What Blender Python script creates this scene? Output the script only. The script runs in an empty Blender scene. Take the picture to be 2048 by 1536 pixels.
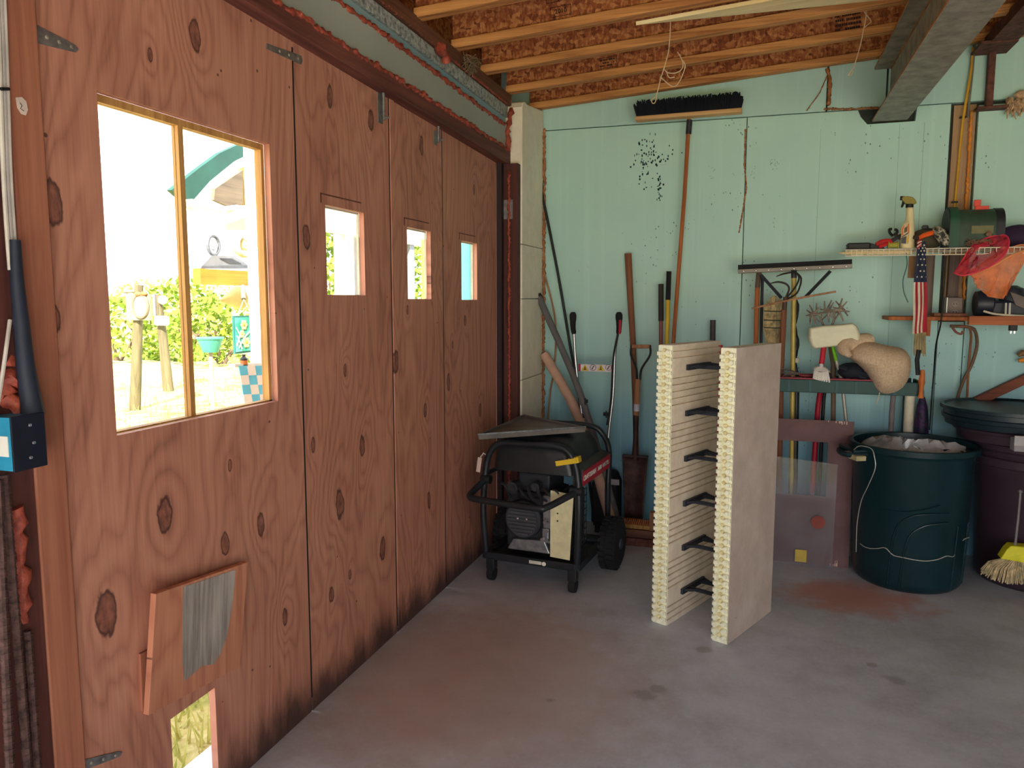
import bpy, bmesh, math, random
from mathutils import Vector, Matrix
random.seed(7)
R = math.radians
scene = bpy.context.scene
col = scene.collection

# ------------------------------------------------------------------ camera
F = 1539.0                      # focal length in pixels of the 2048 x 1536 frame
CAM = Vector((0, 0, 1.42))
PITCH = math.atan(173 / F)
YAW = math.atan(496 / math.hypot(F, 173))
_cp, _sp, _cy, _sy = math.cos(PITCH), math.sin(PITCH), math.cos(YAW), math.sin(YAW)
FWD = Vector((-_sy * _cp, _cy * _cp, -_sp))
RGT = Vector((_cy, _sy, 0))
UP = RGT.cross(FWD)
cd = bpy.data.cameras.new('camera')
cam = bpy.data.objects.new('camera', cd)
col.objects.link(cam)
cd.sensor_width = 36.0
cd.lens = F / 2048 * 36.0
cd.clip_start = 0.05
cd.clip_end = 300
cam.matrix_world = Matrix.Translation(CAM) @ Matrix((RGT, UP, -FWD)).transposed().to_4x4()
scene.camera = cam

# ------------------------------------------------------------------ sky, sun, exposure
world = bpy.data.worlds.new('sky')
scene.world = world
world.use_nodes = True
wn = world.node_tree.nodes
wl = world.node_tree.links
bg = wn['Background']
tc = wn.new('ShaderNodeTexCoord')
sx = wn.new('ShaderNodeSeparateXYZ')
rp = wn.new('ShaderNodeValToRGB')
wl.new(tc.outputs['Generated'], sx.inputs[0])
wl.new(sx.outputs['Z'], rp.inputs[0])
wl.new(rp.outputs[0], bg.inputs['Color'])
rp.color_ramp.elements[0].position = 0.0
rp.color_ramp.elements[0].color = (1.0, 0.99, 0.97, 1)
rp.color_ramp.elements[1].position = 0.8
rp.color_ramp.elements[1].color = (0.72, 0.86, 1.0, 1)
bg.inputs['Strength'].default_value = 4.0

sd = bpy.data.lights.new('sun', 'SUN')
sun = bpy.data.objects.new('sun', sd)
col.objects.link(sun)
sd.energy = 26.0
sd.angle = R(0.6)
sd.color = (1.0, 0.95, 0.88)
sun.rotation_euler = Vector((-0.28, 0.72, -0.63)).to_track_quat('-Z', 'Y').to_euler()

def portal(name, c, rot, w, h):
    d = bpy.data.lights.new(name, 'AREA')
    d.shape = 'RECTANGLE'
    d.size, d.size_y = w, h
    d.cycles.is_portal = True
    o = bpy.data.objects.new(name, d)
    o.location, o.rotation_euler = c, rot
    col.objects.link(o)
portal('window_portal', (-1.50, 1.73, 1.49), (0, R(-90), 0), 0.80, 0.66)
portal('door_opening_portal', (1.35, -2.62, 1.15), (R(90), 0, 0), 4.5, 2.3)

scene.view_settings.view_transform = 'Standard'
scene.view_settings.look = 'None'
scene.view_settings.exposure = 0.22
scene.view_settings.gamma = 1.0
scene.view_settings.use_curve_mapping = False
scene.cycles.max_bounces = 10
scene.cycles.diffuse_bounces = 6
scene.cycles.transparent_max_bounces = 24

# ------------------------------------------------------------------ pixel -> point (depth comes from a plane the thing touches)
def _hit(x, y, ax, v):
    d = FWD * F + RGT * (x - 1024) - UP * (y - 768)
    return CAM + d * ((v - CAM[ax]) / d[ax])
def W(x, y, Y=4.71): return _hit(x, y, 1, Y)     # on a plane parallel to the back wall
def L(x, y, X=-1.425): return _hit(x, y, 0, X)   # on a plane parallel to the door wall
def G(x, y, z=0.0): return _hit(x, y, 2, z)      # on a level plane

# ------------------------------------------------------------------ mesh building
class MB:
    def __init__(s):
        s.v, s.f = [], []
    def add(s, vs, fs, M=None):
        b = len(s.v)
        s.v += [tuple(M @ Vector(p)) if M is not None else tuple(p) for p in vs]
        s.f += [tuple(i + b for i in f) for f in fs]
        return s
    def box(s, x0, x1, y0, y1, z0, z1, M=None):
        v = [(x, y, z) for z in (z0, z1) for y in (y0, y1) for x in (x0, x1)]
        return s.add(v, [(0, 2, 3, 1), (4, 5, 7, 6), (0, 1, 5, 4), (2, 6, 7, 3), (0, 4, 6, 2), (1, 3, 7, 5)], M)
    def loft(s, rings, closed=True, cap=True, M=None):
        n = len(rings[0]); vs = [p for r in rings for p in r]; fs = []
        for k in range(len(rings) - 1):
            for i in range(n if closed else n - 1):
                a, b = k * n + i, k * n + (i + 1) % n
                fs.append((a, b, b + n, a + n))
        if cap and closed:
            fs.append(tuple(range(n))[::-1])
            fs.append(tuple((len(rings) - 1) * n + i for i in range(n)))
        return s.add(vs, fs, M)
    def prism(s, poly, ax, a, b, M=None):
        def m(p, t):
            return (t, p[0], p[1]) if ax == 'x' else (p[0], t, p[1]) if ax == 'y' else (p[0], p[1], t)
        return s.loft([[m(p, a) for p in poly], [m(p, b) for p in poly]], M=M)
    def tube(s, pts, r, n=8, closed=False, cap=True, flat=1.0, M=None):
        P = [Vector(p) for p in pts]; k = len(P)
        rr = r if isinstance(r, (list, tuple)) else [r] * k
        t0 = (P[1] - P[0]).normalized()
        u = t0.orthogonal().normalized()
        if abs(t0.z) < 0.9: u = Vector((0, 0, 1)).cross(t0).normalized()
        rings = []
        for i in range(k):
            if closed: t = (P[(i + 1) % k] - P[i - 1])
            else: t = (P[min(i + 1, k - 1)] - P[max(i - 1, 0)])
            t = t.normalized() if t.length > 1e-9 else t0
            u = (u - t * u.dot(t))
            u = u.normalized() if u.length > 1e-6 else t.orthogonal().normalized()
            w = t.cross(u)
            rings.append([P[i] + (u * math.cos(2 * math.pi * j / n) + w * math.sin(2 * math.pi * j / n) * flat) * rr[i] for j in range(n)])
        if closed: rings.append(rings[0])
        return s.loft(rings, cap=cap and not closed, M=M)
    def cyl(s, a, b, r, r2=None, n=14, M=None):
        return s.tube([a, b], [r, r if r2 is None else r2], n, M=M)
    def lathe(s, prof, n=24, c=(0, 0, 0), ax='z', M=None, cap=True):
        rings = []
        for r, h in prof:
            ring = []
            for j in range(n):
                a = 2 * math.pi * j / n; p, q = r * math.cos(a), r * math.sin(a)
                ring.append((c[0] + p, c[1] + q, c[2] + h) if ax == 'z' else (c[0] + p, c[1] + h, c[2] - q) if ax == 'y' else (c[0] + h, c[1] + p, c[2] + q))
            rings.append(ring)
        return s.loft(rings, cap=cap, M=M)
    def ball(s, c, rx, ry=None, rz=None, nu=12, nv=8, M=None, jit=0):
        ry = rx if ry is None else ry; rz = rx if rz is None else rz
        rings = []
        for i in range(nv + 1):
            a = math.pi * (0.02 + 0.96 * i / nv)
            rings.append([(c[0] + rx * math.sin(a) * math.cos(2 * math.pi * j / nu) * (1 + random.uniform(-jit, jit)),
                           c[1] + ry * math.sin(a) * math.sin(2 * math.pi * j / nu) * (1 + random.uniform(-jit, jit)),
                           c[2] - rz * math.cos(a)) for j in range(nu)])
        return s.loft(rings, M=M)
    def grid(s, fn, nu, nv, M=None):
        vs = [fn(i / nu, j / nv) for j in range(nv + 1) for i in range(nu + 1)]
        fs = [(j * (nu + 1) + i, j * (nu + 1) + i + 1, (j + 1) * (nu + 1) + i + 1, (j + 1) * (nu + 1) + i) for j in range(nv) for i in range(nu)]
        return s.add(vs, fs, M)
    def holed(s, u0, u1, v0, v1, holes, ax, a, b):
        """slab with rectangular holes; ax is the thickness axis, (u, v) the other two"""
        us = sorted({u0, u1, *[h[0] for h in holes], *[h[1] for h in holes]})
        vs = sorted({v0, v1, *[h[2] for h in holes], *[h[3] for h in holes]})
        for i in range(len(us) - 1):
            for j in range(len(vs) - 1):
                cu, cv = (us[i] + us[i + 1]) / 2, (vs[j] + vs[j + 1]) / 2
                if any(h[0] < cu < h[1] and h[2] < cv < h[3] for h in holes): continue
                if ax == 'x': s.box(a, b, us[i], us[i + 1], vs[j], vs[j + 1])
                else: s.box(us[i], us[i + 1], a, b, vs[j], vs[j + 1])
        return s

OFF = {}
def _sub(o):
    return OFF.get(o, Vector((0, 0, 0)))
def ob(name, mb, mat, parent=None, smooth=False, bevel=0, solid=0, origin=None, bseg=2, angle=40, subsurf=0):
    """link the collected geometry as one mesh object; world-coordinate parts are shifted to their thing's origin"""
    off = _sub(parent) if parent is not None else Vector(origin or (0, 0, 0))
    me = bpy.data.meshes.new(name)
    me.from_pydata([Vector(p) - off for p in mb.v], [], mb.f)
    bm = bmesh.new(); bm.from_mesh(me)
    bmesh.ops.recalc_face_normals(bm, faces=bm.faces)
    bm.to_mesh(me); bm.free()
    me.materials.append(mat)
    if smooth:
        me.shade_smooth(); me.set_sharp_from_angle(angle=R(angle))
    o = bpy.data.objects.new(name, me)
    col.objects.link(o)
    if parent is not None:
        o.parent = parent
        OFF[o] = off
    elif origin is not None:
        o.location = origin; OFF[o] = off
    if solid:
        m = o.modifiers.new('thickness', 'SOLIDIFY'); m.thickness = solid; m.offset = 0
    if bevel:
        m = o.modifiers.new('edge', 'BEVEL'); m.width = bevel; m.segments = bseg; m.limit_method = 'ANGLE'; m.angle_limit = R(40)
    if subsurf:
        m = o.modifiers.new('round', 'SUBSURF'); m.levels = m.render_levels = subsurf
    return o
def tag(o, label=None, cat=None, group=None, kind=None):
    if label: o['label'] = label
    if cat: o['category'] = cat
    if group: o['group'] = group
    if kind: o['kind'] = kind
    return o
def thing(name, label, cat, loc=(0, 0, 0), rz=0, group=None, local=False, kind=None):
    """an Empty at the thing's base; local=True means its parts are modelled about that base"""
    o = bpy.data.objects.new(name, None)
    o.empty_display_size = 0.05
    col.objects.link(o)
    o.location = loc; o.rotation_euler = (0, 0, rz)
    OFF[o] = Vector((0, 0, 0)) if local else Vector(loc)
    return tag(o, label, cat, group, kind)
def struct(name, mb, mat, parent=None, **k):
    o = ob(name, mb, mat, parent, **k)
    if parent is None: o['kind'] = 'structure'
    return o
def copy_tree(o, parent=None):
    c = o.copy(); col.objects.link(c); c.parent = parent
    for ch in list(o.children): copy_tree(ch, c)
    return c
def text(body, name, mat, parent, M, size, bold=0.0, depth=0.0006):
    cu = bpy.data.curves.new(name, 'FONT'); cu.body = body; cu.size = size; cu.extrude = depth; cu.offset = bold
    cu.align_x = 'CENTER'; cu.align_y = 'CENTER'; cu.resolution_u = 2
    t = bpy.data.objects.new(name + '_curve', cu); col.objects.link(t)
    dg = bpy.context.evaluated_depsgraph_get()
    me = bpy.data.meshes.new_from_object(t.evaluated_get(dg))
    bpy.data.objects.remove(t)
    me.transform(Matrix.Translation(-_sub(parent)) @ M)
    me.materials.clear(); me.materials.append(mat)
    o = bpy.data.objects.new(name, me); col.objects.link(o); o.parent = parent; OFF[o] = _sub(parent)
    return o
def frame(o, x, y):
    """matrix with origin o, x axis x, y axis y (z out of the face)"""
    x = Vector(x).normalized(); y = Vector(y); y = (y - x * y.dot(x)).normalized(); z = x.cross(y)
    return Matrix.Translation(Vector(o)) @ Matrix((x, y, z)).transposed().to_4x4()
def curve(pts, k=6):
    """Catmull-Rom through the points"""
    P = [Vector(p) for p in pts]; P = [P[0] * 2 - P[1]] + P + [P[-1] * 2 - P[-2]]
    out = []
    for i in range(1, len(P) - 2):
        for j in range(k):
            t = j / k; a, b, c, d = P[i - 1:i + 3]
            out.append(0.5 * ((2 * b) + (c - a) * t + (2 * a - 5 * b + 4 * c - d) * t * t + (3 * b - a - 3 * c + d) * t ** 3))
    return out + [P[-2]]

# ------------------------------------------------------------------ materials
def lin(r, g, b):
    f = lambda c: c / 12.92 if c <= 0.04045 else ((c + 0.055) / 1.055) ** 2.4
    return (f(r / 255), f(g / 255), f(b / 255), 1)
class NM:
    def __init__(s, name):
        s.m = bpy.data.materials.new(name); s.m.use_nodes = True
        s.t = s.m.node_tree; s.b = s.t.nodes['Principled BSDF']; s.out = s.t.nodes['Material Output']
    def n(s, typ, **k):
        x = s.t.nodes.new('ShaderNode' + typ)
        for a, v in k.items(): setattr(x, a, v)
        return x
    def set(s, sock, v):
        if hasattr(v, 'is_linked') or isinstance(v, bpy.types.NodeSocket): s.t.links.new(v, sock)
        else: sock.default_value = v
    def math(s, op, a, b=None, c=None, clamp=False):
        x = s.n('Math', operation=op, use_clamp=clamp)
        for i, v in enumerate((a, b, c)):
            if v is not None: s.set(x.inputs[i], v)
        return x.outputs[0]
    def vmath(s, op, a, b=None):
        x = s.n('VectorMath', operation=op); s.set(x.inputs[0], a)
        if b is not None: s.set(x.inputs[1], b)
        return x.outputs['Value'] if op in ('DISTANCE', 'LENGTH', 'DOT_PRODUCT') else x.outputs[0]
    def coord(s, sc=(1, 1, 1), kind='Object'):
        c = s.n('TexCoord').outputs[kind]
        return s.vmath('MULTIPLY', c, sc)
    def noise(s, vec, scale=5, detail=4, rough=0.5, dist=0):
        x = s.n('TexNoise'); s.set(x.inputs['Vector'], vec)
        x.inputs['Scale'].default_value = scale; x.inputs['Detail'].default_value = detail
        x.inputs['Roughness'].default_value = rough; x.inputs['Distortion'].default_value = dist
        return x.outputs[0]
    def voro(s, vec, scale=5, feature='F1', out='Distance'):
        x = s.n('TexVoronoi', feature=feature); s.set(x.inputs['Vector'], vec); x.inputs['Scale'].default_value = scale
        return x.outputs[out]
    def ramp(s, fac, *stops, interp='LINEAR'):
        x = s.n('ValToRGB'); s.set(x.inputs[0], fac); e = x.color_ramp; e.interpolation = interp
        while len(e.elements) < len(stops): e.elements.new(0.5)
        for el, (p, c) in zip(e.elements, stops): el.position = p; el.color = c
        return x.outputs[0]
    def smooth(s, v, a, b, lo=0.0, hi=1.0):
        x = s.n('MapRange', interpolation_type='SMOOTHSTEP'); s.set(x.inputs[0], v)
        for i, q in enumerate((a, b, lo, hi)): x.inputs[i + 1].default_value = q
        return x.outputs[0]
    def mix(s, fac, a, b, mode='MIX'):
        x = s.n('Mix', data_type='RGBA', blend_type=mode)
        s.set(x.inputs['Factor'], fac); s.set(x.inputs['A'] if False else x.inputs[6], a); s.set(x.inputs[7], b)
        return x.outputs[2]
    def bump(s, h, strength=0.3, dist=0.01):
        x = s.n('Bump'); x.inputs['Strength'].default_value = strength; x.inputs['Distance'].default_value = dist
        s.set(x.inputs['Height'], h); s.t.links.new(x.outputs[0], s.b.inputs['Normal'])
    def fin(s, color, rough=0.6, metal=0.0, spec=0.4):
        s.set(s.b.inputs['Base Color'], color); s.set(s.b.inputs['Roughness'], rough)
        s.b.inputs['Metallic'].default_value = metal; s.b.inputs['Specular IOR Level'].default_value = spec
        return s.m
_MC = {}
def plain(rgb, rough=0.6, metal=0.0, var=0.12, scale=9.0, spec=0.4, bump=0.0):
    """painted or moulded surface: one colour, faint mottling"""
    key = (rgb, rough, metal, var, scale, spec, bump)
    if key in _MC: return _MC[key]
    s = NM('surface_%d_%d_%d' % rgb); c = lin(*rgb)
    k = s.noise(s.coord(), scale, 5, 0.6)
    d = tuple(x * (1 - var * 2.2) for x in c[:3]) + (1,); l = tuple(min(1, x * (1 + var)) for x in c[:3]) + (1,)
    if bump: s.bump(k, bump, 0.004)
    _MC[key] = s.fin(s.ramp(k, (0.3, d), (0.7, l)), rough, metal, spec)
    return _MC[key]
def wood(name, light, dark, axis=2, rough=0.65, freq=38.0, wob=1.0, dirt=0.25):
    """solid timber with the grain running along one axis"""
    s = NM(name)
    sc = [freq, freq, freq]; sc[axis] = freq * 0.035
    v = s.coord(tuple(sc)); n1 = s.noise(v, 1.0, 6, 0.62, 0.6 * wob)
    sc2 = [7.0] * 3; sc2[axis] = 0.8
    n2 = s.noise(s.coord(tuple(sc2)), 1.0, 3, 0.5, 1.0)
    g = s.math('ADD', s.math('MULTIPLY', n1, 0.65), s.math('MULTIPLY', n2, 0.35))
    c = s.ramp(g, (0.36, lin(*dark)), (0.62, lin(*light)))
    d = s.noise(s.coord((2.3, 2.3, 2.3)), 1.0, 4, 0.6)
    c = s.mix(s.smooth(d, 0.55, 0.75, 0, dirt), c, lin(*[int(q * 0.45) for q in dark]))
    s.bump(n1, 0.25, 0.003)
    return s.fin(c, rough, 0, 0.3)
def plywood(name, knots, light, mid, dark, ax=1, seed=0.0, dirt=True):
    """rotary-cut veneer: grain lines run up the sheet and bend around each knot (u along the wall, v up)"""
    s = NM(name)
    sep = s.n('SeparateXYZ'); s.set(sep.inputs[0], s.n('TexCoord').outputs['Object'])
    u, v = sep.outputs[ax], sep.outputs[2]
    cb = s.n('CombineXYZ'); s.set(cb.inputs[0], u); s.set(cb.inputs[1], s.math('MULTIPLY', v, 0.5)); cb.inputs[2].default_value = seed
    p = cb.outputs[0]
    n1 = s.noise(s.vmath('MULTIPLY', p, (2.6, 1.5, 1)), 1.0, 3, 0.5, 0.9)
    f = s.math('ADD', s.math('MULTIPLY', u, 10.0), s.math('MULTIPLY', n1, 13.0))
    core = ring = None
    n3 = s.noise(s.vmath('MULTIPLY', p, (26, 26, 1)), 1.0, 3, 0.6)
    for (ku, kv, kr, amp) in knots:
        d = s.vmath('DISTANCE', p, (ku, kv * 0.5, seed))
        w = s.math('DIVIDE', d, kr * 2.6)
        e = s.math('MULTIPLY', s.math('EXPONENT', s.math('MULTIPLY', s.math('MULTIPLY', w, w), -1.0)), amp)
        f = s.math('ADD', f, e)
        d2 = s.math('ADD', d, s.math('MULTIPLY', s.math('SUBTRACT', n3, 0.5), kr * 0.9))
        k = s.smooth(d2, kr * 0.62, kr * 0.80, 1.0, 0.0)
        core = k if core is None else s.math('MAXIMUM', core, k)
        q = s.math('MULTIPLY', s.smooth(d2, kr * 0.58, kr * 0.74, 0.0, 1.0), s.smooth(d2, kr * 0.76, kr * 0.92, 1.0, 0.0))
        ring = q if ring is None else s.math('MAXIMUM', ring, q)
    fine = s.noise(s.vmath('MULTIPLY', p, (85, 5.0, 1)), 1.0, 4, 0.65)
    g = s.math('SINE', s.math('MULTIPLY', f, 6.283))
    g = s.math('ADD', s.math('MULTIPLY', s.math('POWER', s.math('ADD', s.math('MULTIPLY', g, 0.5), 0.5), 0.5), 0.19), s.math('MULTIPLY', fine, 0.50))
    blot = s.noise(s.vmath('MULTIPLY', p, (3.0, 2.4, 1)), 1.0, 4, 0.55)
    g = s.math('ADD', g, s.math('MULTIPLY', blot, 0.38))
    c = s.ramp(g, (0.22, lin(*dark)), (0.48, lin(*mid)), (0.76, lin(*light)))
    if core is not None:
        kc = s.ramp(s.noise(s.vmath('MULTIPLY', p, (60, 60, 1)), 1.0, 3, 0.6), (0.3, lin(70, 38, 34)), (0.7, lin(158, 96, 80)))
        c = s.mix(s.math('MULTIPLY', core, 0.8), c, kc)
        c = s.mix(s.math('MULTIPLY', ring, 0.85), c, lin(62, 34, 32))
    # splash dirt and water stain along the bottom of the sheets
    dn = s.math('ADD', v, s.math('MULTIPLY', s.noise(s.vmath('MULTIPLY', p, (9, 5, 1)), 1.0, 5, 0.65), -0.30))
    if dirt: c = s.mix(s.smooth(dn, -0.15, 0.03, 0.9, 0.0), c, lin(52, 38, 40))
    # nail heads
    vo = s.voro(s.vmath('MULTIPLY', p, (1, 2.0, 1)), 9.0)
    c = s.mix(s.smooth(vo, 0.035, 0.05, 0.75, 0.0), c, lin(40, 24, 24))
    s.bump(g, 0.18, 0.003)
    return s.fin(c, 0.62, 0, 0.35)

def osb_mat():
    s = NM('oriented_strand_board'); v = s.coord((1, 1, 1))
    x = s.n('TexVoronoi'); s.set(x.inputs['Vector'], s.coord((40, 40, 60))); x.inputs['Scale'].default_value = 1.0; x.inputs['Randomness'].default_value = 1
    x2 = s.n('TexVoronoi'); s.set(x2.inputs['Vector'], s.coord((110, 60, 40))); x2.inputs['Scale'].default_value = 1.0
    sp = s.n('SeparateColor'); s.set(sp.inputs[0], x.outputs['Color']); sp2 = s.n('SeparateColor'); s.set(sp2.inputs[0], x2.outputs['Color'])
    n = s.noise(s.coord((90, 90, 30)), 1.0, 4, 0.6, 1.2)
    g = s.math('ADD', s.math('MULTIPLY', sp.outputs[0], 0.42), s.math('ADD', s.math('MULTIPLY', sp2.outputs[1], 0.30), s.math('MULTIPLY', n, 0.35)))
    c = s.ramp(g, (0.18, lin(100, 50, 30)), (0.5, lin(160, 90, 52)), (0.85, lin(206, 142, 88)))
    s.bump(g, 0.4, 0.004)
    return s.fin(c, 0.7, 0, 0.25)
def concrete_mat():
    s = NM('concrete_floor'); v = s.coord()
    a = s.noise(v, 1.1, 6, 0.62, 0.3); b = s.noise(v, 7.0, 6, 0.65); f = s.noise(v, 60.0, 4, 0.7)
    g = s.math('ADD', s.math('MULTIPLY', a, 0.55), s.math('ADD', s.math('MULTIPLY', b, 0.3), s.math('MULTIPLY', f, 0.15)))
    c = s.ramp(g, (0.33, lin(158, 157, 166)), (0.5, lin(194, 196, 207)), (0.68, lin(220, 223, 233)))
    def spot(c, x, y, r, colr, amt, sq=1.0, nz=0.35):
        d = s.vmath('DISTANCE', s.vmath('MULTIPLY', s.n('TexCoord').outputs['Object'], (1, sq, 0)), (x, y * sq, 0))
        d = s.math('ADD', d, s.math('MULTIPLY', s.math('SUBTRACT', b, 0.5), nz))
        return s.mix(s.smooth(d, r * 0.4, r, amt, 0.0), c, colr)
    c = spot(c, 0.46, 3.86, 0.42, lin(204, 138, 116), 0.75, 1.5, 0.5)          # red oxide stain by the bin
    c = spot(c, -0.95, 2.6, 0.9, lin(186, 154, 138), 0.55, 1.0, 0.5)              # tan water stain inside the doors
    for (px, py, r) in ((1290, 1392, .05), (1318, 1378, .04), (1408, 1300, .035), (1790, 1360, .05), (1745, 1330, .03), (1100, 1400, .03)):
        q = G(px, py); c = spot(c, q.x, q.y, r, lin(128, 120, 122), 0.5, 1.0, 0.10)
    s.bump(g, 0.15, 0.01)
    return s.fin(c, s.math('ADD', s.math('MULTIPLY', b, 0.25), 0.42), 0, 0.4)
def foam_mat(name, a, b, dents=True, ribs=True):
    s = NM(name); v = s.coord()
    n = s.noise(s.coord((0.7, 0.7, 0.9)), 1.6, 4, 0.55)
    c = s.ramp(n, (0.3, lin(*a)), (0.7, lin(*b)))
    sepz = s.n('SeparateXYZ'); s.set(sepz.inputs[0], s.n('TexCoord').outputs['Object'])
    # mint higher up, grading to a bluer tone low down
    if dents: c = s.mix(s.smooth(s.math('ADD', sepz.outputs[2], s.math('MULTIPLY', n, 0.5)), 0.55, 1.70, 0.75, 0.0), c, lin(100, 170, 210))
    st = s.noise(s.coord((22, 1, 0.4)), 1.0, 3, 0.6)
    c = s.mix(s.smooth(st, 0.5, 0.75, 0, 0.18), c, lin(*[min(255, int(q * 1.12)) for q in b]))
    if dents:
        sm = s.noise(s.coord((2.4, 1, 2.4)), 1.0, 3, 0.55)
        vo = s.voro(s.coord((42, 1, 26)), 1.0)
        k = s.math('MULTIPLY', s.smooth(vo, 0.10, 0.17, 1.0, 0.0), s.smooth(sm, 0.53, 0.60, 0.0, 0.75))
        c = s.mix(k, c, lin(34, 66, 78))
        sc = s.noise(s.coord((5, 1, 13)), 1.0, 8, 0.75, 1.5)
        c = s.mix(s.smooth(sc, 0.665, 0.70, 0.0, 0.5), c, lin(88, 120, 118))
    s.bump(st, 0.05, 0.003)
    return s.fin(c, 0.5, 0, 0.35)
def glass_mat(name, tint=(1, 1, 1, 1), refl=0.06, haze=0.0, hazec=(0.8, 0.85, 0.9, 1)):
    s = NM(name); nd = s.t.nodes; nd.remove(s.b)
    tr = s.n('BsdfTransparent'); tr.inputs[0].default_value = tint
    gl = s.n('BsdfGlossy'); gl.inputs['Roughness'].default_value = 0.05
    mx = s.n('MixShader'); mx.inputs[0].default_value = refl
    s.t.links.new(tr.outputs[0], mx.inputs[1]); s.t.links.new(gl.outputs[0], mx.inputs[2]); o = mx.outputs[0]
    if haze:
        df = s.n('BsdfDiffuse'); df.inputs[0].default_value = hazec
        m2 = s.n('MixShader'); k = s.noise(s.coord(), 4.0, 5, 0.6)
        s.set(m2.inputs[0], s.smooth(k, 0.3, 0.75, haze * 0.5, haze * 1.5))
        s.t.links.new(o, m2.inputs[1]); s.t.links.new(df.outputs[0], m2.inputs[2]); o = m2.outputs[0]
    s.t.links.new(o, s.out.inputs[0]); return s.m
def spray_foam_mat():
    s = NM('orange_spray_foam'); n = s.noise(s.coord(), 38, 5, 0.65)
    s.bump(n, 0.6, 0.008)
    return s.fin(s.ramp(n, (0.3, lin(120, 46, 36)), (0.65, lin(184, 88, 66))), 0.55, 0, 0.4)

M = {}
M['osb'] = osb_mat(); M['concrete'] = concrete_mat()
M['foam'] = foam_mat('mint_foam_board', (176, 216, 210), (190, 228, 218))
M['foam_up'] = foam_mat('mint_foam_board_upper', (170, 208, 206), (186, 222, 216), dents=False)
M['foam_grey'] = foam_mat('grey_green_foam_band', (158, 166, 160), (178, 186, 178), dents=False)
M['foam_blue'] = foam_mat('blue_foam_band', (128, 162, 176), (150, 182, 190), dents=False)
M['foam_rough'] = plain((176, 180, 176), 0.8, var=0.35, scale=60, bump=0.9)
M['foam_white'] = plain((244, 234, 214), 0.75, var=0.04, scale=14, bump=0.1)
M['spray'] = spray_foam_mat()
M['joist'] = wood('joist_flange_lumber', (224, 160, 98), (150, 88, 46), 0, freq=60)
M['red_lumber_y'] = wood('dark_red_lumber_along', (128, 76, 66), (78, 42, 38), 1)
M['red_lumber_z'] = wood('dark_red_lumber_up', (104, 58, 52), (66, 36, 34), 2)
M['brown_lumber_y'] = wood('brown_plate_lumber', (128, 82, 62), (80, 48, 36), 1)
M['pale_x'] = wood('pale_pine_across', (250, 232, 184), (226, 196, 140), 0, dirt=0.05)
M['stud'] = wood('tan_stud_board', (190, 156, 120), (160, 124, 92), 2, freq=30)
M['ply_trim'] = wood('plywood_edge_trim', (186, 122, 96), (150, 90, 70), 2)
M['dark'] = plain((26, 24, 26), 0.9)
M['glass'] = glass_mat('window_glass', (0.97, 0.98, 0.98, 1), 0.05)
M['steel'] = plain((156, 146, 134), 0.5, 0.15, var=0.22, scale=14, bump=0.25)
M['galv'] = plain((150, 148, 150), 0.42, 0.7, var=0.2, scale=40)
M['rust'] = plain((110, 66, 56), 0.7, 0.1, var=0.3, scale=30, bump=0.3)
M['white'] = plain((236, 234, 226), 0.6, var=0.05)
M['black'] = plain((24, 25, 28), 0.5, var=0.15)
M['gold_wood'] = wood('window_frame_timber', (206, 158, 96), (158, 110, 60), 2)

# ------------------------------------------------------------------ room shell
XL, YB = -1.425, 4.71
struct('floor', MB().box(-1.62, 4.3, -2.7, 5.0, -0.10, 0.0), M['concrete'])
zr = lambda X: 2.56 + 0.07 * (X + 1.3)            # underside of the sloping joists

# back wall: foam boards on a dark backing, each board a piece of its own
wb = thing('wall_back', None, None, (0, YB + 0.05, 0), kind='structure')
ob('backing', MB().box(-1.62, 4.3, YB + 0.045, YB + 0.25, 0, 3.2), plain((70, 74, 72), 0.9), wb)
BX0, BX1 = 0.535, 0.735                          # beam pocket
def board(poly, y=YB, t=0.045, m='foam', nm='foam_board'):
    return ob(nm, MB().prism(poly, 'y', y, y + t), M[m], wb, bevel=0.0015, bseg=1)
xj = W(1489, 400).x
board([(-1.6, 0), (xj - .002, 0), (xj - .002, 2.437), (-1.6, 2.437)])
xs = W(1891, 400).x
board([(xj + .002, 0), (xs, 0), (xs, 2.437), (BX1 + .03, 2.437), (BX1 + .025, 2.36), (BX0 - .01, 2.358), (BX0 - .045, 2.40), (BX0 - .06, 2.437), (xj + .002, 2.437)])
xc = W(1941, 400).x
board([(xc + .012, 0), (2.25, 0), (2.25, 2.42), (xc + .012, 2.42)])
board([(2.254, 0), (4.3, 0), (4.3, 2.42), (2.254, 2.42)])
xu = W(1655, 180).x
board([(-1.6, 2.443), (xu - .004, 2.443), (xu - .004, 2.95), (-1.6, 2.95)], YB + 0.004, m='foam_up')
board([(xu + .004, 2.443), (BX0 + .075, 2.443), (BX0 + .075, 2.95), (xu + .004, 2.95)], YB + 0.004, m='foam_up')
xp = W(1976, 130).x
board([(BX0 + .085, 2.443), (xp, 2.443), (xp, 2.95), (BX0 + .085, 2.95)], YB + 0.006, m='foam_up')
board([(xp + .035, 2.443), (4.3, 2.443), (4.3, 3.1), (xp + .035, 3.1)], YB + 0.006, m='foam_up')
ob('stud_board', MB().box(xs + .018, xc + .004, YB + 0.02, YB + 0.045, 1.30, 2.43), M['stud'], wb)
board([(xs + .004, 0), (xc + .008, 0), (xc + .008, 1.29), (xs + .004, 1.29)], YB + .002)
# faint factory grooves of the boards are real saw lines
for px in (1640, 1797, 1846):
    x = W(px, 300).x
    ob('score_line', MB().box(x - .0012, x + .0012, YB - .0008, YB + .002, 0.3, 2.35), plain((158, 192, 180), 0.7), wb)

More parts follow.
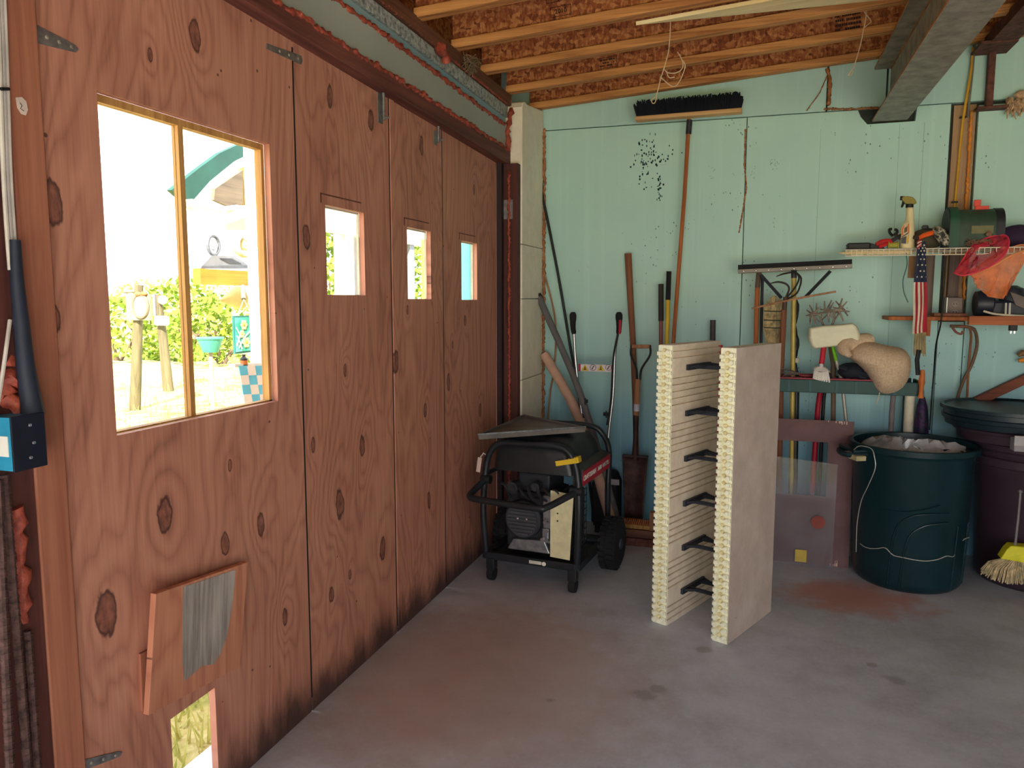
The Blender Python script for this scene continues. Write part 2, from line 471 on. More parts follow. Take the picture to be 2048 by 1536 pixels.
def bead(pts, r, name='foam_bead', parent=None, seed=1, jit=0.5, k=None):
    rnd = random.Random(seed); P = [Vector(p) for p in pts]; out, rr = [], []
    for i in range(len(P) - 1):
        n = max(3, int((P[i + 1] - P[i]).length / (r * 1.1)))
        for j in range(n):
            q = P[i].lerp(P[i + 1], j / n) + Vector([rnd.uniform(-1, 1) * r * jit for _ in range(3)])
            out.append(q); rr.append(r * rnd.uniform(0.55, 1.35))
    out.append(P[-1]); rr.append(r * .5)
    return ob(name, MB().tube(out, rr, 7), k or M['spray'], parent, smooth=True, angle=80)
M['copper_foam'] = plain((176, 112, 66), 0.5, var=0.25, scale=40, bump=0.3)
bead([W(1655, 137, 4.70), W(1660, 165, 4.70), W(1657, 212, 4.70)], 0.010, parent=wb, seed=3, jit=.3, k=M['copper_foam'])
bead([W(1655, 150, 4.705), W(1640, 185, 4.705), W(1613, 222, 4.705)], 0.003, parent=wb, seed=4, jit=.3, k=M['copper_foam'])
bead([W(1648, 218, 4.705), W(1690, 218, 4.705), W(1758, 216, 4.705)], 0.006, parent=wb, seed=5, k=M['copper_foam'])
bead([W(1491, 258, 4.708), W(1489, 330, 4.708), W(1493, 375, 4.708), W(1486, 420, 4.708), W(1478, 466, 4.708)], 0.0045, parent=wb, seed=6, jit=.2, k=M['copper_foam'])
bead([W(1943, 222, 4.71), W(1938, 320, 4.71), W(1932, 420, 4.71), W(1928, 600, 4.71)], 0.008, parent=wb, seed=7, jit=.3, k=plain((224, 138, 50), 0.5))
# peck holes in the first board
rnd = random.Random(5); mb = MB()
for i in range(120):
    px, py = rnd.gauss(1300, 18), rnd.gauss(318, 26)
    if i > 95: px, py = rnd.gauss(1318, 4), rnd.uniform(350, 402)
    if py < 262: continue
    q = W(px, py); a, b = rnd.uniform(.002, .006), rnd.uniform(.003, .009)
    mb.lathe([(a, -.0006), (a * .9, .003)], 7, (q.x, YB, q.z), 'y', M=Matrix.Translation((0, 0, q.z)) @ Matrix.Diagonal((1, 1, b / a, 1)).to_4x4() @ Matrix.Translation((0, 0, -q.z)))
tag(ob('peck_holes', mb, plain((30, 62, 74), 0.9), wb), kind='stuff')
# pencilled sums and scrawl on the second board (illegible strokes)
mb = MB(); rnd = random.Random(9)
for (cx, cy, w, h, n) in ((1552, 330, 24, 22, 16), (1508, 345, 10, 24, 9), (1425, 345, 12, 26, 10)):
    for i in range(n):
        x, y = cx + rnd.uniform(-w / 2, w / 2), cy + rnd.uniform(-h / 2, h / 2)
        mb.tube([W(x, y, YB - .0004), W(x + rnd.uniform(-4, 4), y + rnd.uniform(-5, 5), YB - .0004)], .0008, 4)
tag(ob('pencil_marks', mb, plain((112, 138, 138), 0.8), wb), kind='stuff')

# left wall before and beyond the doors, right wall, rear wall with the wide open vehicle doorway
wl_ = thing('wall_left', None, None, (-1.5, -0.7, 0), kind='structure')
ob('masonry', MB().box(-1.62, -1.46, -2.7, 1.17, 0, 2.6).box(-1.62, -1.5, 4.26, 5.0, 0, 2.6), M['foam_grey'], wl_)
ob('stud', MB().box(-1.46, -1.42, 1.05, 1.185, 0, 2.25), M['red_lumber_z'], wl_)
struct('wall_right', MB().box(4.3, 4.5, -2.7, 5.0, 0, 3.2), plain((196, 206, 200), 0.7))
struct('wall_rear', MB().holed(-1.62, 4.5, 0, 3.2, [(-0.9, 3.6, 0, 2.3)], 'y', -2.85, -2.70), plain((200, 200, 192), 0.7))

# pale foam pier in the corner
pier = thing('trim_1', None, None, (-1.4, 4.45, 0), kind='structure')
prof = [(4.255, 0), (4.70, 0), (4.70, 2.555), (4.36, 2.515), (4.31, 2.52), (4.275, 2.51), (4.255, 2.48)]
for (a, b) in ((0, 0.47), (0.474, 0.94), (0.944, 1.41), (1.414, 1.72)):
    ob('foam_block', MB().box(-1.45, -1.302, 4.256, 4.70, a, b), M['foam_white'], pier, bevel=.002, bseg=1)
ob('foam_block', MB().prism([(y, max(z, 1.724)) for y, z in prof], 'x', -1.45, -1.302).box(-1.38, -1.303, 4.257, 4.3, 2.18, 2.19), M['foam_white'], pier, bevel=.006)
bead([(-1.292, 4.69, 0.2), (-1.294, 4.69, 1.2), (-1.292, 4.692, 2.1), (-1.294, 4.69, 2.45)], 0.009, parent=pier, seed=12, k=M['copper_foam'])

# door head: lumber, foam bands and beads of spray foam, all running back along the doors
Y0, Y1 = 0.6, 4.27
def band(name, xa, xb, z00, z01, z10, z11, mat, parent=None):
    return struct(name, MB().loft([[(xa, Y0, z00), (xb, Y0, z00), (xb, Y0, z01), (xa, Y0, z01)], [(xa, Y1, z10), (xb, Y1, z10), (xb, Y1, z11), (xa, Y1, z11)]]), mat, parent, bevel=.002, bseg=1)
head = band('trim_2', -1.5, -1.372, 2.262, 2.312, 2.162, 2.243, M['red_lumber_y'])
band('trim_3', -1.5, -1.39, 2.314, 2.452, 2.244, 2.374, M['foam_grey'])
band('trim_4', -1.5, -1.40, 2.453, 2.492, 2.375, 2.425, M['foam_blue'])
band('trim_5', -1.5, -1.388, 2.493, 2.530, 2.426, 2.487, M['foam_rough'])
plate = band('trim_6', -1.5, -1.37, 2.532, 2.586, 2.489, 2.549, M['brown_lumber_y'])
b1 = thing('trim_7', None, None, (-1.38, 2.7, 2.3), kind='structure')
bead([(-1.374, 1.2, 2.298), (-1.376, 2.4, 2.272), (-1.374, 3.4, 2.256), (-1.376, 4.25, 2.244)], 0.0095, parent=b1, seed=21, jit=.7)
bead([(-1.39, 1.2, 2.442), (-1.392, 2.6, 2.412), (-1.392, 3.3, 2.398), (-1.392, 4.2, 2.376)], 0.0105, parent=b1, seed=22)
bead([(-1.374, 1.2, 2.528), (-1.376, 3.1, 2.508), (-1.376, 4.2, 2.488)], 0.005, parent=b1, seed=23)
bead([L(878, 90, -1.36), L(890, 112, -1.36), L(893, 120, -1.365)], 0.020, 'foam_blob', b1, seed=24, jit=.4)
bead([L(1022, 218, -1.36), L(1016, 262, -1.365), L(1018, 300, -1.36)], 0.014, 'foam_blob', b1, seed=25, jit=.4)
bead([(-1.362, 4.195, 2.12), (-1.36, 4.195, 1.0), (-1.362, 4.195, 0.05)], 0.0075, parent=b1, seed=26)
# jambs
struct('trim_8', MB().box(-1.47, -1.312, 4.20, 4.254, 0, 2.165), M['red_lumber_z'], bevel=.002)
struct('recess_shade', MB().box(-1.424, -1.393, 4.157, 4.199, 0, 2.165), plain((48, 30, 34), 0.7), bevel=.002)  # near-black strip stands in for the shade in the recess by the jamb
struct('trim_9', MB().box(-1.47, -1.416, 1.187, 1.262, 0, 2.255), M['ply_trim'], bevel=.003)

# ceiling: I-joists (lumber flanges, strand-board webs) under a strand-board deck
cl = thing('ceiling', None, None, (0, 1, 2.9), kind='structure')
XA, XB_ = -1.375, 4.4
def slab(y0, y1, za, zb, xa=XA, xb=XB_):
    return MB().loft([[(xa, y0, zr(xa) + za), (xa, y1, zr(xa) + za), (xa, y1, zr(xa) + zb), (xa, y0, zr(xa) + zb)],
                      [(xb, y0, zr(xb) + za), (xb, y1, zr(xb) + za), (xb, y1, zr(xb) + zb), (xb, y0, zr(xb) + zb)]])
ob('deck', slab(-3.2, 5.2, 0.302, 0.33, -2.05, 4.8), M['osb'], cl)
ob('rim_board', MB().box(-1.62, -1.58, -2.7, 5.0, 2.5, 2.9), M['osb'], cl)
base = None
for k in range(18):
    yf = 4.69 - 0.4055 * k
    if base is None:
        jo = ob('joist', slab(yf - .058, yf, 0, .038), M['joist'], cl, bevel=.002, bseg=1)
        ob('web', slab(yf - .035, yf - .023, .038, .262), M['osb'], jo)
        ob('upper_flange', slab(yf - .058, yf, .262, .30), M['joist'], jo)
        base = jo
    else:
        c = copy_tree(base, cl); c.location.y = base.location.y - 0.4055 * k + random.uniform(-.004, .004); c.location.x += random.uniform(-.02, .0)
# rows of flange mesh share the first joist's data; ink stamps on the webs
M['ink'] = plain((44, 24, 20), 0.8)
def webface(px, py, k):
    return W(px, py, 4.69 - 0.4055 * k - .0362)
tx = Vector((1, 0, .07)); up_ = Vector((0, 0, 1))
def stamp_box(px0, py0, px1, py1, k, name='stamp_frame'):
    a, b = webface(px0, py0, k), webface(px1, py1, k); y = a.y; t = .0022; mb = MB()
    w = b.x - a.x; h = abs(a.z - b.z); c = Vector(((a.x + b.x) / 2, y, (a.z + b.z) / 2)); Mx = frame(c, tx, up_)
    for (x0, x1, z0, z1) in ((-w / 2, w / 2, h / 2 - t, h / 2), (-w / 2, w / 2, -h / 2, -h / 2 + t), (-w / 2, -w / 2 + t, -h / 2, h / 2), (w / 2 - t, w / 2, -h / 2, h / 2)):
        mb.box(x0, x1, z0, z1, -.0004, .0006, Mx)
    ob(name, mb, M['ink'], cl); return Mx, w, h

Mx, w, h = stamp_box(1101, 14, 1142, 30, 3)
text('2010', 'stamp_year', M['ink'], cl, Mx, h * .62, .0004)
Mx, w, h = stamp_box(1092, -14, 1118, 4, 3)
Mx, w, h = stamp_box(1196, 116, 1234, 134, 1)
rnd = random.Random(3)
def scrawl(Mx, w, h, rows, name, fill=.8):
    """printed rows too small to read: short strokes"""
    mb = MB()
    for r in range(rows):
        z = h * (.5 - (r + .5) / rows); x = -w / 2 + w * .05
        while x < w / 2 - w * .05:
            l = rnd.uniform(.03, .09) * w
            if rnd.random() < fill: mb.box(x, x + l * .8, z - h / rows * .28, z + h / rows * .28, -.0004, .0006, Mx)
            x += l
    return tag(ob(name, mb, M['ink'], cl), kind='stuff')
scrawl(Mx, w * .9, h * .8, 3, 'stamp_rows')
a, b = webface(1668, 34, 1), webface(1722, 62, 1)
scrawl(frame((a + b) / 2, tx, up_), b.x - a.x, .11, 5, 'stamp_rows', .85)

# doors: four plywood sheets hung on the opening
KN = lambda *l: [(lambda p: (p.y, p.z, r, a))(L(x, y)) for (x, y, r, a) in l]
PL, PM, PD = (208, 148, 124), (180, 120, 100), (128, 80, 68)
k1 = KN((330, 1030, .030, 3.0), (212, 1228, .036, 3.2), (522, 1047, .024, 2.6), (450, 1088, .020, 1.6), (390, 68, .026, 3.0), (105, 410, .03, 2.0), (110, 640, .02, 1.4), (570, 1232, .018, 3.6), (460, 930, .012, 1.0), (300, 110, .01, 2.0))
k2 = KN((680, 1010, .036, 3.0), (725, 893, .026, 2.6), (765, 1098, .03, 2.2), (613, 475, .026, 1.4), (660, 192, .022, 2.0), (742, 240, .026, 1.6), (626, 890, .016, 1.6), (690, 740, .014, 3.0), (663, 1190, .02, 1.4), (700, 1150, .012, 2.4))
k3 = KN((789, 725, .03, 2.2), (843, 290, .024, 2.0), (850, 820, .02, 2.6), (815, 620, .014, 1.6), (858, 1000, .024, 2.0), (862, 560, .012, 2.0))
k4 = KN((897, 765, .024, 2.0), (930, 640, .018, 2.2), (960, 820, .02, 2.4), (905, 690, .012, 1.5), (948, 380, .018, 2.0))
yl = [1.266, 2.186, 2.845, 3.385, 4.155]
DZ0, DZ1 = 0.001, 2.31
win = [(1.412, 2.050, 1.098, 1.880), (2.357, 2.628, 1.428, 1.735), (3.000, 3.245, 1.412, 1.716), (3.622, 3.845, 1.407, 1.702)]
pet = (1.533, 1.705, 0.075, 0.328)
ply = [plywood('plywood_sheet_%s' % n, k, PL, PM, PD, seed=sd) for n, k, sd in (('one', k1, 0.0), ('two', k2, 3.1), ('three', k3, 7.7), ('four', k4, 11.3))]
doors = []
for i in range(4):
    holes = [win[i]] + ([pet] if i == 0 else [])
    d = struct('door_%d' % (i + 1), MB().holed(yl[i] + .003, yl[i + 1] - .003, DZ0, DZ1, holes, 'x', -1.446, XL), ply[i])
    doors.append(d)
# stiles on the meeting edges
ob('stile', MB().box(XL, -1.419, 2.848, 2.885, 0.02, 2.25), ply[2], doors[2], bevel=.001, bseg=1)
ob('edge_strip', MB().box(XL - .004, XL + .0015, 2.8425, 2.8475, 0.03, 2.2), M['dark'], doors[2])
ob('edge_strip', MB().box(XL - .004, XL + .001, 3.3835, 3.3865, 0.03, 2.2), M['dark'], doors[3])
ob('edge_strip', MB().box(XL - .004, XL + .0015, 2.183, 2.189, 0.05, 2.2), M['dark'], doors[1])
# hardware
def strap_hinge(px0, py0, px1, py1, w0, w1, d):
    a, b = L(px0, py0, XL + .003), L(px1, py1, XL + .003); mb = MB()
    mb.prism([(a.y, a.z - w0), (b.y, b.z - w1), (b.y + .008, b.z), (b.y, b.z + w1), (a.y, a.z + w0)], 'x', XL - .001, XL + .003)
    h = ob('hinge', mb, M['galv'], d, bevel=.0008, bseg=1)
    sc = MB()
    for t in (.35, .62, .9):
        p = a.lerp(b, t); sc.lathe([(.0045, 0), (.0035, .0025), (.0012, .003)], 8, (XL + .003, p.y, p.z), 'x')
    ob('screw', sc, M['steel'], h)
strap_hinge(60, 62, 152, 97, .020, .008, doors[0])
strap_hinge(534, 92, 603, 120, .008, .014, doors[1])
strap_hinge(150, 1536, 240, 1508, .014, .007, doors[0])
def bolt(px0, py0, px1, py1, d):
    a, b = L(px0, py0, -1.405), L(px1, py1, -1.405)
    o = ob('barrel_bolt', MB().box(XL, XL + .004, a.y - .018, a.y + .018, b.z, a.z), M['galv'], d)
    ob('rod', MB().cyl((-1.408, a.y, a.z + .02), (-1.408, a.y, b.z + .01), .006).cyl((-1.408, a.y, b.z + .02), (-1.385, a.y, b.z + .02), .005), M['galv'], o, smooth=True)
bolt(768, 180, 770, 246, doors[1])
bolt(878, 262, 880, 290, doors[2])
a = L(1001, 402, -1.425); b = L(1001, 440, -1.425)
hg = ob('butt_hinge', MB().box(-1.4, -1.34, 4.196, 4.199, b.z, a.z).cyl((-1.405, 4.19, b.z), (-1.405, 4.19, a.z), .007), M['galv'], doors[3], smooth=True)
# windows in the sheets
for i, (y0, y1, z0, z1) in enumerate(win):
    wn_ = thing('window_%d' % (i + 1), None, None, (-1.47, (y0 + y1) / 2, z0), kind='structure')
    t = .018 if i == 0 else .006
    x0, x1 = (-1.470, -1.4465) if i == 0 else (-1.456, -1.4465)
    fr = MB().box(x0, x1, y0, y1, z1 - t, z1).box(x0, x1, y1 - t * .8, y1, z0, z1 - t).box(x0, x1, y0, y1, z0, z0 + t * .25)
    ob('window_frame', fr, M['gold_wood'] if i == 0 else plain((206, 196, 176), 0.6), wn_)
    if i == 0: ob('mullion', MB().box(-1.468, -1.447, 1.688, 1.706, z0, z1 - t), M['gold_wood'], wn_)
    if i == 0:
        ob('pane', MB().box(-1.460, -1.457, y0, 1.688, z0 + .004, z1 - t), M['glass'], wn_)
        ob('pane', MB().box(-1.460, -1.457, 1.706, y1 - t * .8, z0 + .004, z1 - t), M['glass'], wn_)
    else:
        ob('pane', MB().box(-1.4530, -1.4505, y0 + .001, y1 - t * .8, z0 + .002, z1 - t), M['glass'], wn_)
        om = plain((112, 66, 58), 0.7)
        ob('old_paint_line', MB().box(XL - .0005, XL + .0008, y0 - .03, y1 - .02, z1 + .032, z1 + .037), om, wn_)
        ob('old_paint_line', MB().box(XL - .0005, XL + .0008, y0 - .03, y0 - .022, z1 + .004, z1 + .037), om, wn_)
# ------------------------------------------------------------------ materials for things
M['blk_tube'] = plain((34, 38, 44), 0.38, var=0.15)
M['blk_plastic'] = plain((30, 32, 36), 0.45, var=0.2)
M['rubber'] = plain((30, 30, 34), 0.85, var=0.2)
M['dark_metal'] = plain((62, 64, 70), 0.5, 0.4, var=0.25, scale=25)
M['alu'] = plain((150, 152, 156), 0.4, 0.6, var=0.2, scale=30)
M['red'] = plain((186, 30, 52), 0.45, var=0.08)
M['yellow'] = plain((226, 188, 40), 0.5, var=0.08)
M['cream_plate'] = plain((226, 216, 172), 0.55, var=0.08, scale=20)
M['handle_wood'] = wood('ash_handle', (190, 142, 104), (146, 98, 68), 2, freq=50)
M['handle_brown'] = wood('brown_handle', (150, 98, 70), (108, 64, 46), 2, freq=50)
M['handle_orange'] = wood('varnished_handle', (190, 112, 62), (140, 76, 40), 2, freq=50)
M['chrome'] = plain((200, 200, 204), 0.25, 0.9, var=0.1)
M['icf'] = plain((240, 226, 206), 0.75, var=0.07, scale=18, bump=0.15)
M['icf_end'] = plain((255, 250, 222), 0.7, var=0.05, scale=70, bump=0.3)
def tan_mat():
    s = NM('tan_foam_face'); n = s.noise(s.coord(), 7, 5, .6); c = s.ramp(n, (.3, lin(190, 170, 160)), (.7, lin(214, 196, 186)))
    sc = s.noise(s.coord((40, 40, 16)), 1, 5, .7, .8); c = s.mix(s.smooth(sc, .66, .72, 0, .6), c, lin(120, 100, 92))
    pl_ = s.noise(s.coord((30, 30, 12)), 1.3, 4, .7); c = s.mix(s.smooth(pl_, .68, .74, 0, .6), c, lin(238, 228, 214))
    s.bump(sc, .3, .004); return s.fin(c, .75, 0, .3)
M['icf_tan'] = tan_mat()
M['green_plastic'] = plain((14, 46, 54), 0.33, var=0.12, scale=6)
M['rack_green'] = plain((22, 70, 68), 0.5, var=0.1)
M['brown_plastic'] = plain((66, 50, 62), 0.4, var=0.12, scale=6)
M['wire'] = plain((210, 206, 200), 0.4, 0.6, var=0.05)
M['bag'] = plain((196, 196, 204), 0.35, var=0.12, scale=20)

# ------------------------------------------------------------------ insulating concrete form block standing on end
IB = G(1453, 1291)
ang = math.atan2(-(0.132), 0.313)
icf = thing('concrete_form_block', 'hollow white foam block for pouring concrete standing upright on the floor', 'foam block', (IB.x, IB.y, 0), ang, local=True)
# local: x runs right along the front ends (negative = left), y runs back, z up
T, WID, DEP, HT = 0.066, 0.348, 0.455, 1.222
def icf_panel(x0, x1, inner):
    """inner: +1 when the ribbed face looks to +x"""
    mb = MB(); ties = [0.125 + 0.2 * i for i in range(6)]
    zs = [0.0]; z = 0.0; prof = []
    # rib profile along the height on the inner face
    pitch = 0.0286; n = int(HT / pitch)
    for i in range(n):
        a = i * pitch
        flat = any(abs(a + pitch / 2 - t) < 0.030 for t in ties)
        d = 0.0 if flat else 0.010
        prof += [(a, 0.0), (a + pitch * .74, 0.0), (a + pitch * .78, d), (a + pitch * .96, d)]
    prof += [(n * pitch, 0.0), (HT, 0.0)]
    poly = []
    if inner > 0:
        poly = [(x0, 0.0), (x0, HT)] + [(x1 - d, zz) for zz, d in prof[::-1]]
    else:
        poly = [(x1, HT), (x1, 0.0)] + [(x0 + d, zz) for zz, d in prof]
    mb.prism(poly, 'y', 0.012, DEP)
    return ob('foam_panel', mb, M['icf'], icf)
pl = icf_panel(-WID, -WID + T, +1)
pr_ = icf_panel(-T, 0.0, -1)
rnd = random.Random(2)
for p, x0 in ((pl, -WID), (pr_, -T)):
    ob('end_face', MB().box(x0 + .001, x0 + T - .001, 0.004, 0.0125, 0.002, HT - .002), M['icf_end'], p)
    nub = MB(); mid = MB()
    for i in range(41):
        z = 0.022 + i * 0.0291
        for cx in (.013, .052):
            r = .0108 * rnd.uniform(.9, 1.06)
            nub.lathe([(r, 0.004), (r, -.011), (r * .8, -.015), (r * .3, -.016)], 9, (x0 + cx, 0, z + (.007 if cx > .03 else 0)), 'y')
        r = .0095 * rnd.uniform(.85, 1.05)
        mid.lathe([(r, 0.004), (r, -.004), (r * .75, -.008), (r * .3, -.009)], 9, (x0 + .0325, 0, z + .0145), 'y')
        nub.box(x0 + .0005, x0 + .006, -.008, .005, z - .008, z + .008)
        nub.box(x0 + T - .005, x0 + T - .0005, -.006, .005, z - .002, z + .014)
    tag(ob('interlock_nubs', nub, M['icf_end'], p, smooth=True), kind='stuff')
    tag(ob('interlock_buttons', mid, plain((246, 228, 176), 0.7, var=.15, scale=60), p, smooth=True), kind='stuff')
# a tan, mottled outer face on the near panel
ob('outer_skin', MB().box(-.0005, .0015, .004, DEP, .001, HT - .001), M['icf_tan'], pr_)
tie_m = plain((46, 50, 62), 0.5, var=0.15)
for i in range(6):
    z = 0.125 + 0.2 * i; mb = MB()
    xa, xb = -WID + T, -T
    for y in (.19, .30):
        mb.box(xa - .01, xb + .01, y - .005, y + .005, z - .012, z + .004)
        mb.box(xa - .01, xb + .01, y - .011, y + .011, z - .004, z - .001)
    for x in (xa + .002, xb - .014):
        mb.box(x, x + .012, .125, .335, z - .016, z + .008)
    for s in (-1, 1):
        xm = xa + .012 if s < 0 else xb - .012
        mb.tube([(xm, .14, z), (xm - s * .055, .19, z)], .006, 6)
        mb.tube([(xm, .33, z), (xm - s * .05, .30, z)], .006, 6)
    ob('plastic_tie', mb, tie_m, icf)

# ------------------------------------------------------------------ portable generator
gen = thing('portable_generator', 'black frame portable generator with red side panel and knobby wheels', 'generator', (-1.035, 3.53, 0), R(-5.5), local=True)
HW = .24
def hoop(y, tilt, bulge, zt=.738):
    return curve([(-HW, y, .125), (-HW - bulge, y - .01, .36), (-HW, y, zt - .135), (-HW + .03, y + tilt * .7, zt - .045), (-HW + .09, y + tilt, zt - .003), (0, y + tilt, zt), (HW - .09, y + tilt, zt - .003), (HW - .03, y + tilt * .7, zt - .045), (HW, y, zt - .135), (HW + bulge, y - .01, .40), (HW, y, .125)], 5)
ob('frame_hoop', MB().tube(hoop(0, .0, .012, .712), .0165, 10), M['blk_tube'], gen, smooth=True)
ob('frame_hoop', MB().tube(hoop(.53, -.03, .0), .0155, 10), M['blk_tube'], gen, smooth=True)
for s in (-1, 1):
    ob('base_rail', MB().box(s * HW - .018, s * HW + .018, -.01, .54, .11, .145), M['blk_tube'], gen, bevel=.004)
    ob('side_rail', MB().cyl((s * HW, .0, .545), (s * HW, .53, .545), .012), M['blk_tube'], gen, smooth=True)
fb = ob('front_rail', MB().box(-HW, HW, -.018, .018, .112, .148), M['blk_tube'], gen, bevel=.004)
ob('rail_sticker', MB().box(.0, .065, -.0195, -.0175, .122, .138), plain((220, 214, 196), 0.5), fb)
ob('sticker_dot', MB().lathe([(.011, -.0195), (.010, -.0205)], 12, (.078, 0, .129), 'y'), plain((240, 236, 220), 0.5), fb)
ob('bed_plate', MB().box(-HW + .02, HW - .02, .0, .53, .118, .128), M['dark_metal'], gen)
h = ob('lift_handle', MB().tube(curve([(HW - .005, -.02, .50), (HW - .03, -.06, .487), (.14, -.15, .452), (.09, -.165, .447), (-.20, -.165, .457), (-.255, -.15, .462), (-.268, -.10, .472), (-HW, -.02, .515)], 5), .0165, 10), M['blk_tube'], gen, smooth=True)
ob('handle_pivot', MB().cyl((HW - .03, -.01, .505), (HW + .03, -.01, .505), .022), M['blk_plastic'], h, smooth=True)
ob('handle_pivot', MB().cyl((-HW - .02, -.01, .52), (-HW + .03, -.01, .52), .022), M['blk_plastic'], h, smooth=True)
# fuel tank: pressed shell with rounded shoulders
def rrect(x0, x1, y0, y1, r, z, n=4):
    out = []
    for cx, cy, a0 in ((x1 - r, y0 + r, -90), (x1 - r, y1 - r, 0), (x0 + r, y1 - r, 90), (x0 + r, y0 + r, 180)):
        out += [(cx + r * math.cos(R(a0 + 90 * i / n)), cy + r * math.sin(R(a0 + 90 * i / n)), z) for i in range(n + 1)]
    return out
tank = ob('fuel_tank', MB().loft([rrect(-.215, .215, .022, .49, .03, .568), rrect(-.215, .215, .022, .49, .04, .60), rrect(-.212, .20, .026, .485, .05, .665), rrect(-.20, .175, .04, .46, .06, .712), rrect(-.17, .14, .07, .43, .06, .738), rrect(-.12, .09, .12, .38, .05, .748)]), plain((44, 46, 50), 0.35, 0.2, var=0.15), gen, smooth=True, angle=35)
ob('tank_seam', MB().loft([rrect(-.215, .225, .035, .50, .03, .562), rrect(-.215, .225, .035, .50, .03, .574)]), M['blk_tube'], tank)
# side control panel in red with its lettering
cp_ = ob('control_panel', MB().prism([(.215, .515), (.252, .515), (.256, .60), (.205, .615), (.205, .515)], 'y', .03, .50), plain((58, 56, 56), 0.5), gen, bevel=.003)
ob('red_panel', MB().prism([(.2525, .520), (.2545, .520), (.2575, .592), (.2555, .592)], 'y', .035, .495), M['red'], cp_)
Mt = frame((.2575, .14, .556), (0, 1, 0), (.035, 0, 1))
text('CRAFTSMAN', 'panel_lettering', M['white'], cp_, Mt, .036, .0006)
text('3600', 'panel_number', plain((206, 214, 206), 0.5), cp_, frame((.2575, .305, .556), (0, 1, 0), (.035, 0, 1)), .034, .0004)
text('WATTS', 'panel_word', plain((196, 208, 204), 0.5), cp_, frame((.2575, .41, .556), (0, 1, 0), (.035, 0, 1)), .032, .0004)
# engine with round slatted fan cover, shroud, muffler box with pale heat plate, guard grille
eng = ob('engine', MB().box(-.15, .10, .05, .30, .17, .46).box(-.10, .07, .08, .30, .44, .55), plain((40, 42, 48), 0.6), gen, bevel=.012)
sc_ = MB().lathe([(.092, .055), (.098, .03), (.094, .008), (.086, .0)], 28, (-.045, 0, .33), 'y')
fc = ob('fan_cover', sc_, plain((54, 56, 62), 0.5), eng, smooth=True, angle=30)
for i in range(9):
    z = .33 + (i - 4) * .0175; w_ = math.sqrt(max(.001, .078 ** 2 - (z - .33) ** 2))
    ob('slat', MB().box(-.045 - w_, -.045 + w_, -.005, .003, z - .0052, z + .0052), plain((70, 72, 78), 0.5), fc)
for dx in (-.024, .024):
    ob('cover_screw', MB().lathe([(.007, -.004), (.007, -.007), (.004, -.009)], 10, (-.045 + dx, 0, .337), 'y'), M['chrome'], fc)
ob('cylinder_block', MB().box(.055, .10, .02, .14, .22, .46).box(.06, .095, .0, .03, .235, .30).prism([(-.13, .17), (.10, .17), (.07, .235), (-.10, .225)], 'y', .01, .05), M['alu'], eng, bevel=.006)
cb_ = MB()
for i in range(7):
    cb_.tube(curve([(-.16 + i * .045, .02, .50 + .02 * math.sin(i * 2)), (-.13 + i * .045, .0, .47 + .02 * math.cos(i)), (-.12 + i * .05, .03, .43)], 4), .008, 6)
cb_.lathe([(.03, 0), (.03, .05)], 12, (-.10, .0, .485), 'y').lathe([(.022, 0), (.022, .05)], 12, (.02, .005, .50), 'y')
ob('carburettor', cb_, M['dark_metal'], eng, smooth=True)
for (bx, bz, br) in ((.078, .335, .011), (.062, .245, .009), (.085, .245, .009), (.085, .288, .008)):
    ob('bolt', MB().lathe([(br, -.006), (br, .01)], 8, (bx, 0, bz), 'y'), M['chrome'], eng)
mf = ob('heat_shield_plate', MB().prism([(.105, .165), (.205, .16), (.222, .485), (.105, .495)], 'y', -.004, .0), M['cream_plate'], gen)
for hz in (.385, .348): ob('plate_hole', MB().lathe([(.004, -.006), (.004, .0)], 8, (.142, 0, hz), 'y'), M['black'], mf)
ob('muffler', MB().box(.11, .20, .01, .26, .19, .47), M['dark_metal'], gen, bevel=.02)
gr = MB()
for i in range(9): gr.box(.2215, .2245, .02, .20, .20 + i * .034, .206 + i * .034)
for i in range(6): gr.box(.2215, .2245, .02 + i * .034, .026 + i * .034, .20, .48)
ob('guard_grille', gr, M['dark_metal'], gen)
ob('alternator', MB().lathe([(.11, .27), (.12, .29), (.12, .47), (.09, .50)], 20, (-.02, 0, .30), 'y'), plain((58, 60, 64), 0.5, 0.3), gen, smooth=True)
# feet and wheels
for s, x in ((-1, -.21), (1, .222)):
    f_ = ob('front_foot', MB().box(x - .022, x + .022, -.022, .022, .06, .118), M['blk_plastic'], gen, bevel=.004)
    ob('foot_wheel', MB().lathe([(.018, -.017), (.034, -.016), (.036, 0), (.034, .016), (.018, .017)], 16, (x, .0, .037), 'x'), M['rubber'], f_, smooth=True)
def knobby(x):
    w = MB().lathe([(.06, -.045), (.118, -.044), (.132, -.03), (.134, 0), (.132, .03), (.118, .044), (.06, .045)], 28, (x, .40, .14), 'x')
    for i in range(26):
        a = 2 * math.pi * i / 26
        for sx in (-1, 1):
            aa = a + (.12 if sx > 0 else 0)
            Mk = Matrix.Translation((x + sx * .021, .40, .14)) @ Matrix.Rotation(aa, 4, 'X')
            w.box(-.018, .014, -.0095, .0095, .125, .1395, Mk)
    t = ob('wheel', w, M['rubber'], gen)
    ob('hub', MB().lathe([(.06, -.03), (.058, .036), (.03, .04), (.026, .052), (.01, .053)], 20, (x, .40, .14), 'x'), plain((52, 58, 74), 0.45), t, smooth=True)
knobby(.302); knobby(-.29)
ob('axle', MB().cyl((-.29, .40, .14), (.302, .40, .14), .011), M['dark_metal'], gen, smooth=True)
